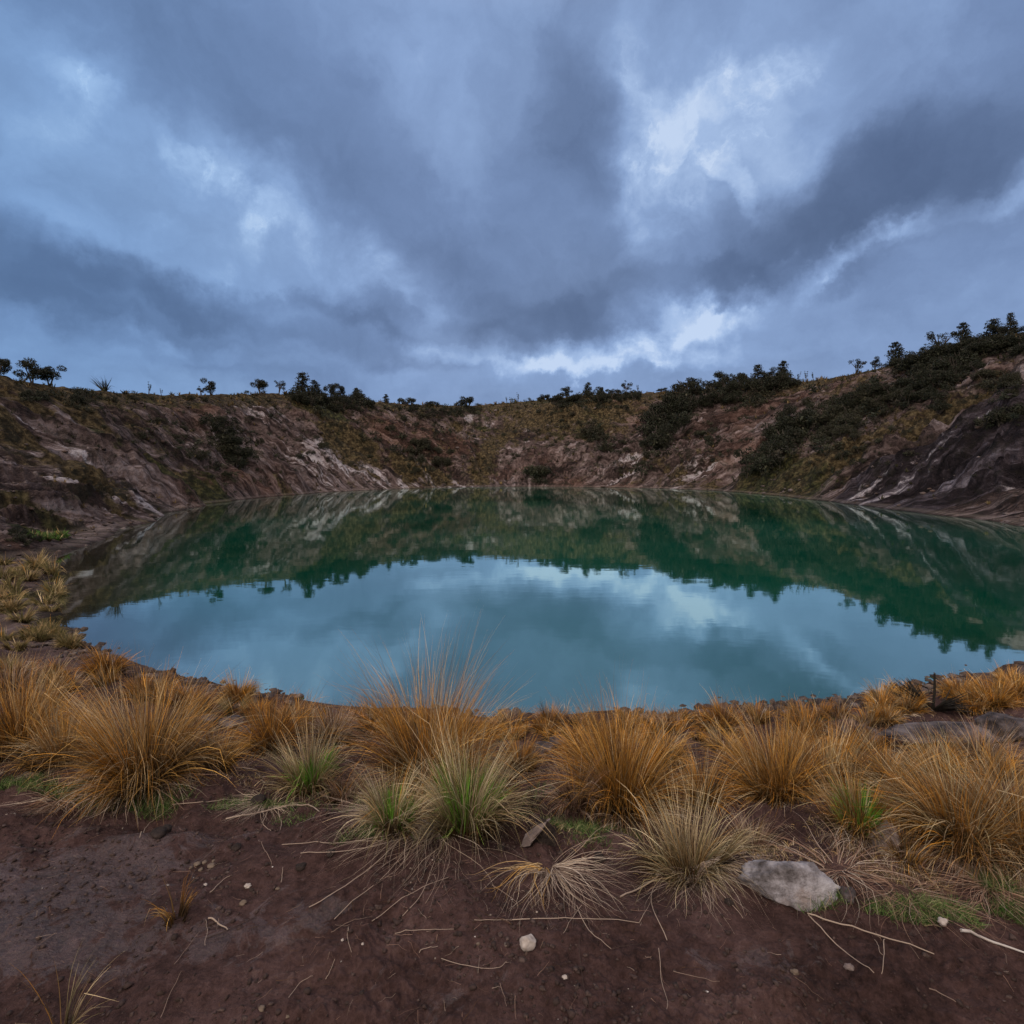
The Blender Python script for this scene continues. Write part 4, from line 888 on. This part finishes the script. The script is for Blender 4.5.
RT = [  # px, height px, kind, width, label
 (4, 20, 'round', 1.0, 'dark tree on the rim cut off by the left edge of the photo'), (38, 24, 'round', 1.0, 'left one of the two dark trees with joined crowns on the left rim'), (55, 22, 'round', 1.15, 'right one of the two dark trees with joined crowns on the left rim'),
 (110, 17, 'spiky', 1.0, 'spiky fan leaved shrub alone on the left rim'), (152, 11, 'thin', 1.0, 'bent thin sapling on the left rim, taller of two'), (165, 6, 'thin', 1.0, 'bent thin sapling on the left rim, shorter of two'),
 (204, 9, 'lacy', 1.1, 'low lacy tree left of the small rounded tree on the left rim'), (214, 15, 'round', .9, 'small rounded tree alone on the bare left rim'), (263, 16, 'round', 1.1, 'rounded tree left of the airy one on the rim left of centre'),
 (281, 14, 'lacy', 1.0, 'small airy tree between the rounded tree and the big dark one'), (305, 24, 'conifer', 1.3, 'biggest dark tree on the rim left of centre'), (317, 16, 'conifer', 1.3, 'dark pointed tree against the right side of the biggest one left of centre'),
 (333, 17, 'round', .8, 'dark tree in the clump left of centre, first of three'), (343, 15, 'round', .8, 'dark tree in the clump left of centre, middle of three'), (358, 13, 'conifer', 1.3, 'dark tree in the clump left of centre, last of three'),
 (387, 9, 'conifer', 1.4, 'little pointed tree on the rim left of the wide round bush'), (407, 10, 'shrub', 1.4, 'wide low round bush on the rim left of centre'), (432, 5, 'shrub', 1.6, 'very low bush on the rim between two round ones'),
 (468, 13, 'shrub', 1.2, 'dome shaped dark bush on the rim near the centre'), (507, 6, 'thin', 1.2, 'low thin sapling on the central rim, left of two'), (518, 9, 'thin', .8, 'crooked thin sapling on the central rim, right of two'),
 (545, 7, 'shrub', 1.6, 'low bush starting the central rim row'), (566, 11, 'round', 1.2, 'rounded little tree in the central rim row'), (587, 13, 'conifer', 1.2, 'pointed little tree in the central rim row'), (598, 9, 'round', 1.0, 'low tree right of the pointed one in the central rim row'),
 (612, 8, 'shrub', 1.4, 'low bush in the central rim row'), (625, 14, 'lacy', 1.0, 'airy tree near the right end of the central rim row'), (637, 8, 'thin', 1.2, 'thin sapling ending the central rim row'), (660, 5, 'shrub', 1.6, 'very low bush right of the central rim row'),
 (684, 17, 'shrub', 1.3, 'big dark dome shaped bush on the rim right of centre'), (706, 12, 'shrub', 1.4, 'dark bush between the dome and the tall bush right of centre'), (720, 18, 'round', 1.2, 'tall dark bushy tree right of the dome shaped bush'), (738, 15, 'round', 1.1, 'dark bushy tree second right of the dome shaped bush'),
 (755, 20, 'conifer', 1.3, 'dark tree with a pointed top, left one of the right hand pair'), (766, 14, 'round', 1.1, 'low dark tree in the saddle between the two pointed ones'), (779, 23, 'conifer', 1.2, 'tallest pointed dark tree before the bare red rim'),
 (795, 9, 'thin', 1.2, 'first of three thin saplings on the bare red rim'), (803, 11, 'thin', 1.0, 'middle one of three thin saplings on the bare red rim'), (810, 8, 'thin', 1.1, 'last of three thin saplings on the bare red rim'),
 (852, 15, 'lacy', 1.1, 'small ragged tree alone on the bare right rim'), (870, 11, 'round', .9, 'smallest ragged tree right of the lone one'), (890, 23, 'conifer', 1.3, 'broad conifer standing free on the right rim'),
 (921, 13, 'lacy', 1.5, 'flat topped airy tree left of the tall lacy one'), (934, 24, 'lacy', 1.0, 'tall lacy tree with see-through crown on the right rim'), (955, 25, 'conifer', 1.1, 'pointed conifer right of the tall lacy tree'), (970, 12, 'shrub', 1.4, 'low dark bush between two conifers on the right rim'),
 (984, 22, 'conifer', 1.5, 'wide dark conifer on the upper right rim'), (992, 15, 'round', 1.3, 'dark crown between the wide conifer and the slim spire'), (1001, 24, 'conifer', .8, 'slim dark spire, the highest tree of the right rim'), (1018, 10, 'shrub', 1.6, 'low bush at the right edge of the rim')]
for i, (px, h, kd, w, lab) in enumerate(RT):
    p = skyline(px); mp = pxm(p); H = h * mp * 1.08 + .15
    plant(kd, i % (3 if kd in ('round', 'conifer', 'shrub') else 2), (p[0], p[1], p[2] - .10 * H), H, w, lab, 'shrub' if kd in ('shrub', 'spiky') else ('sapling' if kd == 'thin' else 'tree'), 'trees and bushes along the crater rim', i)

rng = np.random.default_rng(21)
CL = [  # path, spread px, count, height range px, kind, place words
 ([(250, 468), (228, 438), (215, 425)], 11, 16, (9, 17), 'shrub', 'in the dark thicket halfway up the left slope'),
 ([(180, 440), (210, 460), (235, 480)], 8, 8, (6, 11), 'olive', 'on the grassy rib of the left slope'),
 ([(372, 425), (430, 440), (420, 465), (455, 460)], 16, 30, (6, 13), 'olive', 'in the shady hollow left of the centre'),
 ([(400, 410), (460, 415)], 6, 10, (4, 9), 'shrub', 'just below the rim left of the centre'),
 ([(310, 402), (360, 405)], 7, 12, (5, 9), 'shrub', 'just below the biggest trees left of the centre'),
 ([(540, 468), (535, 478)], 5, 5, (8, 14), 'olive', 'at the waterline near the centre'),
 ([(590, 432), (610, 445), (600, 425)], 7, 7, (7, 12), 'olive', 'in the notch right of the centre'),
 ([(555, 405), (630, 405)], 7, 16, (4, 8), 'shrub', 'just below the central rim row'),
 ([(685, 405), (662, 425), (655, 455)], 12, 26, (10, 20), 'shrub', 'in the dark thicket falling from the dome shaped bush'),
 ([(690, 405), (780, 395)], 7, 20, (8, 14), 'shrub', 'below the dark tree row right of the centre'),
 ([(700, 430), (720, 445)], 8, 8, (5, 9), 'olive', 'on the red slope right of the centre'),
 ([(800, 415), (785, 440), (750, 475)], 9, 30, (11, 21), 'shrub', 'in the dense thicket running down to the right shore'),
 ([(815, 410), (850, 425), (820, 445)], 13, 26, (9, 17), 'olive', 'in the broad thicket above the yellow slope'),
 ([(860, 395), (900, 400), (870, 420)], 12, 24, (8, 14), 'olive', 'on the upper right slope below the free conifer'),
 ([(905, 385), (935, 375), (965, 365), (930, 400)], 12, 44, (10, 18), 'shrub', 'in the dark mass under the lacy tree'),
 ([(790, 430), (850, 405), (900, 392)], 9, 18, (10, 17), 'shrub', 'in the diagonal thicket climbing to the free conifer'),
 ([(960, 352), (1024, 345)], 8, 18, (9, 14), 'shrub', 'in the dark belt under the highest trees'),
 ([(985, 375), (1010, 390)], 12, 14, (7, 13), 'olive', 'on the far right slope under the dark belt'),
 ([(985, 418), (1020, 412)], 6, 12, (8, 14), 'shrub', 'on top of the bare rock spur'),
 ([(860, 460), (800, 480), (900, 445)], 12, 12, (4, 8), 'olive', 'dotted over the yellow slope behind the rock spur'),
 ([(90, 400), (75, 398)], 8, 7, (6, 10), 'shrub', 'below the left rim right of the joined trees'),
 ([(20, 395), (45, 392)], 5, 6, (6, 10), 'shrub', 'right under the joined trees on the left rim'),
 ([(296, 398), (365, 401)], 3, 20, (7, 12), 'shrub', 'on the rim around the biggest trees left of the centre'),
 ([(540, 402), (640, 395)], 3, 26, (6, 10), 'shrub', 'on the central rim between the little trees'),
 ([(676, 396), (740, 388), (792, 384)], 4, 34, (9, 16), 'shrub', 'on the rim between the dome shaped bush and the tallest pointed tree'),
 ([(900, 368), (935, 358), (975, 350), (1022, 342)], 4, 40, (10, 17), 'shrub', 'on the rim from the flat topped tree to the right edge'),
 ([(60, 398), (280, 398)], 4, 26, (3, 6), 'olive', 'dotted just below the bare left rim'),
 ([(365, 405), (480, 408)], 3, 18, (4, 8), 'shrub', 'dotted along the rim between the two round bushes'),
 ([(130, 420), (330, 450)], 18, 26, (4, 8), 'olive', 'dotted over the upper left slope'),
 ([(560, 420), (650, 460)], 14, 20, (4, 8), 'olive', 'dotted over the central slope'),
 ([(15, 530), (30, 540)], 5, 2, (6, 9), 'shrub', 'in the dark hollow low on the left slope'),
]
for ci, (path, spr, cnt, (h0, h1), kd, words) in enumerate(CL):
    pa = np.array(path, float)
    for k in range(max(2, int(cnt * (.72 if (words.startswith('on the') and 'rim' in words) or 'thicket' in words or 'dark mass' in words else .36)))):
        t_ = rng.uniform(0, len(pa) - 1); px = np.interp(t_, range(len(pa)), pa[:, 0]) + rng.normal(0, spr * .6); py = np.interp(t_, range(len(pa)), pa[:, 1]) + rng.normal(0, spr * .45) + 3
        p = hit(px, py, 12); mp = pxm(p); h = rng.uniform(h0, h1) * mp * 1.45
        plant(kd, int(rng.integers(0, 4)), (p[0], p[1], p[2] - .08 * h), h, rng.uniform(.75, 1.15), ('dark green' if kd == 'shrub' else 'olive grey') + ' shrub ' + words, 'shrub', 'shrubs ' + words, ci * 100 + k)

# bunch grass and heath dotted over all the slopes: nobody could count it
def slope_cover(n=15000, seed=77):
    rng = np.random.default_rng(seed); a = np.radians(rng.uniform(-50, 50, n * 3)); r = np.exp(rng.uniform(math.log(11), math.log(150), n * 3))
    x = np.sin(a) * r; y = np.cos(a) * r; th, rho, rs, rr, H, arc = flow(x, y); u = (rho - rs) / np.maximum(rr - rs, 5)
    td = np.degrees(th); wn = sst(-124, -109, td) * (1 - sst(-66, -46, td))
    den = .10 + .75 * sst(.72, 1.0, u) + .5 * sst(.0, .5, gn(x * .12, y * .12, 62) + .25 * gn(arc * .3, rho * .05, 63)) + .35 * sst(.4, .6, (x - 22) / 30)
    sp = np.exp(-(((x - 36) / 9) ** 2 + ((y - 32) / 9) ** 2)); den = den * (1 - sst(.2, .5, sp))
    kp = (u > .03) & (u < 1.04) & (wn < .5) & (rng.uniform(0, 1, len(x)) < den * .75); x, y, u = x[kp][:n], y[kp][:n], u[kp][:n]
    n = len(x); z = Z(x, y); dist = np.hypot(x, y); px = dist / F; nb = 9
    kind = (gn(x * .1, y * .1, 64) + rng.normal(0, .35, n))
    size = np.minimum(px * rng.uniform(1.2, 4.2, n), .75); X = np.repeat(x, nb); Y = np.repeat(y, nb); Zr = np.repeat(z, nb); Sz = np.repeat(size, nb); N = len(X)
    az = rng.uniform(0, 6.28, N); tl = rng.uniform(.1, 1.25, N); ln = Sz * rng.uniform(.6, 1.1, N); w = Sz * .13
    base = np.stack([X + np.cos(az) * Sz * .12, Y + np.sin(az) * Sz * .12, Zr - .03], -1); tip = base + np.stack([np.sin(tl) * np.cos(az), np.sin(tl) * np.sin(az), np.cos(tl)], -1) * ln[:, None]
    sd_ = np.stack([-np.sin(az), np.cos(az), 0 * az], -1) * w[:, None]; V = np.stack([base - sd_, base + sd_, tip + sd_ * .3, tip - sd_ * .3], 1).reshape(-1, 3); Fq = np.arange(4 * N).reshape(N, 4)
    dry = np.array([(.13, .09, .04), (.085, .06, .027), (.19, .135, .065)]); dk = np.array([(.04, .04, .018), (.028, .026, .014), (.06, .055, .022)])
    c = np.where((kind > .05)[:, None], dk[rng.integers(0, 3, n)], dry[rng.integers(0, 3, n)]) * rng.uniform(.6, 1.3, n)[:, None]; c = np.repeat(c, nb, 0) * rng.uniform(.7, 1.25, N)[:, None]
    tag(mesh_np('slope_grass', V, Fq, M_LEAF, smooth=False, attrs={'col': ('FLOAT_COLOR', np.concatenate([np.repeat(c, 4, 0), np.ones((4 * N, 1))], 1))}), 'bunch grass and low heath dotted over the crater slopes', 'grass', kind='stuff')
slope_cover()

def scrub(seed=88, n=1250):
    rng = np.random.default_rng(seed); C, Rd = [], []
    for k in range(n):
        path, spr, cnt, (h0, h1), kd, words = CL[int(rng.integers(0, len(CL)))] if k % 4 else ([(rng.uniform(20, 1000), rng.uniform(400, 440)), (rng.uniform(20, 1000), rng.uniform(420, 470))], 20, 1, (4, 8), '', '')
        pa = np.array(path, float); t_ = rng.uniform(0, len(pa) - 1); px = np.interp(t_, range(len(pa)), pa[:, 0]) + rng.normal(0, spr * .9); py = np.interp(t_, range(len(pa)), pa[:, 1]) + rng.normal(0, spr * .7) + 3
        p = hit(px, py, 12)
        if math.hypot(p[0], p[1]) < 14 or p[2] < WL + .3: continue
        r_ = rng.uniform(.16, .45) * rng.uniform(h0, h1) * pxm(p); q = 4
        for _ in range(q): C.append(p + np.array([rng.normal(0, r_ * .8), rng.normal(0, r_ * .8), r_ * rng.uniform(.2, .9)])); Rd.append(r_)
    C = np.array(C); Rd = np.array(Rd); m = len(C); per = 45
    k = np.repeat(np.arange(m), per); N = len(k); dv = rng.normal(size=(N, 3)); dv /= np.linalg.norm(dv, axis=1)[:, None]; P = C[k] + dv * (Rd[k] * rng.uniform(.3, 1.1, N))[:, None]
    a = rng.normal(size=(N, 3)); a /= np.linalg.norm(a, axis=1)[:, None]; b = np.cross(a, dv); b /= np.linalg.norm(b, axis=1)[:, None] + 1e-6; s_ = (Rd[k] * .22 * rng.uniform(.5, 1.4, N))[:, None]
    V = np.stack([P - a * s_, P + b * s_ * .5, P + a * s_, P - b * s_ * .5], 1).reshape(-1, 3)
    c = np.array(DK + OL)[rng.integers(0, 8, m)][k] * rng.uniform(.6, 1.4, N)[:, None]
    tag(mesh_np('undergrowth', V, np.arange(4 * N).reshape(N, 4), M_LEAF, smooth=False, attrs={'col': ('FLOAT_COLOR', np.concatenate([np.repeat(c, 4, 0), np.ones((4 * N, 1))], 1))}), 'low dark undergrowth filling the thickets and hollows of the crater slopes', 'undergrowth', kind='stuff')
scrub()

for _o in bpy.data.objects:
    if _o.get('label') and len(_o['label'].split()) > 16: print('LONG', _o.name, _o['label'])

def stones_stuff(name, X, Y, s_, cols, label, seed):
    rng = np.random.default_rng(seed); n = len(X); V0, F0 = ico(1)
    V = V0[None] * (1 + rng.normal(0, .25, (n, len(V0), 1))) * s_[:, None, None] * np.stack([rng.uniform(.7, 1.4, n), rng.uniform(.7, 1.4, n), rng.uniform(.4, .8, n)], -1)[:, None, :]
    V[:, :, 0] += X[:, None]; V[:, :, 1] += Y[:, None]; V[:, :, 2] += (Z(X, Y) + s_ * .1)[:, None]
    Fq = (F0[None] + (np.arange(n) * len(V0))[:, None, None]).reshape(-1, 3)
    c = np.array(cols)[rng.integers(0, len(cols), n)] * rng.uniform(.6, 1.3, n)[:, None]; C = np.concatenate([np.repeat(c, len(V0), 0), np.ones((n * len(V0), 1))], 1)
    tag(mesh_np(name, V.reshape(-1, 3), Fq, M_CRUMB, attrs={'col': ('FLOAT_COLOR', C)}, smooth=False), label, 'stones', kind='stuff')
rng = np.random.default_rng(31); th = rng.uniform(-np.pi, np.pi, 90000)
rs_ = np.interp(th, TG, T_S); rho_ = rs_ + rng.normal(.15, .28, len(th)); X = LC[0] + np.cos(th) * rho_; Y = LC[1] + np.sin(th) * rho_
kp = (np.hypot(X, Y) < 16) & (gn(X * .9, Y * .9, 33) > -.05); X = X[kp][:5000]; Y = Y[kp][:5000]
stones_stuff('shore_gravel', X, Y, .008 + .055 * rng.uniform(0, 1, len(X)) ** 4, [(.10, .075, .065), (.06, .045, .04), (.17, .14, .13)], 'dark wet stones and gravel strewn along the near waterline', 5)
a_ = np.radians(rng.uniform(-46, 46, 26000)); r_ = np.exp(rng.uniform(math.log(13), math.log(125), 26000)); X = np.sin(a_) * r_; Y = np.cos(a_) * r_
th, rho, rs, rr, H, arc = flow(X, Y); u = (rho - rs) / np.maximum(rr - rs, 5); kp = (u > .0) & (u < .9) & (gn(X * .15, Y * .15, 35) + .3 * gn(X * .7, Y * .7, 36) > .08 - .3 * (u < .06)); X, Y, r_ = X[kp][:5200], Y[kp][:5200], r_[kp][:5200]
stones_stuff('scree', X, Y, r_ / F * (.35 + 1.9 * rng.uniform(0, 1, len(X)) ** 4), [(.11, .085, .08), (.06, .045, .042), (.19, .155, .155), (.09, .06, .05)], 'loose stones and scree scattered down the crater slopes', 6)
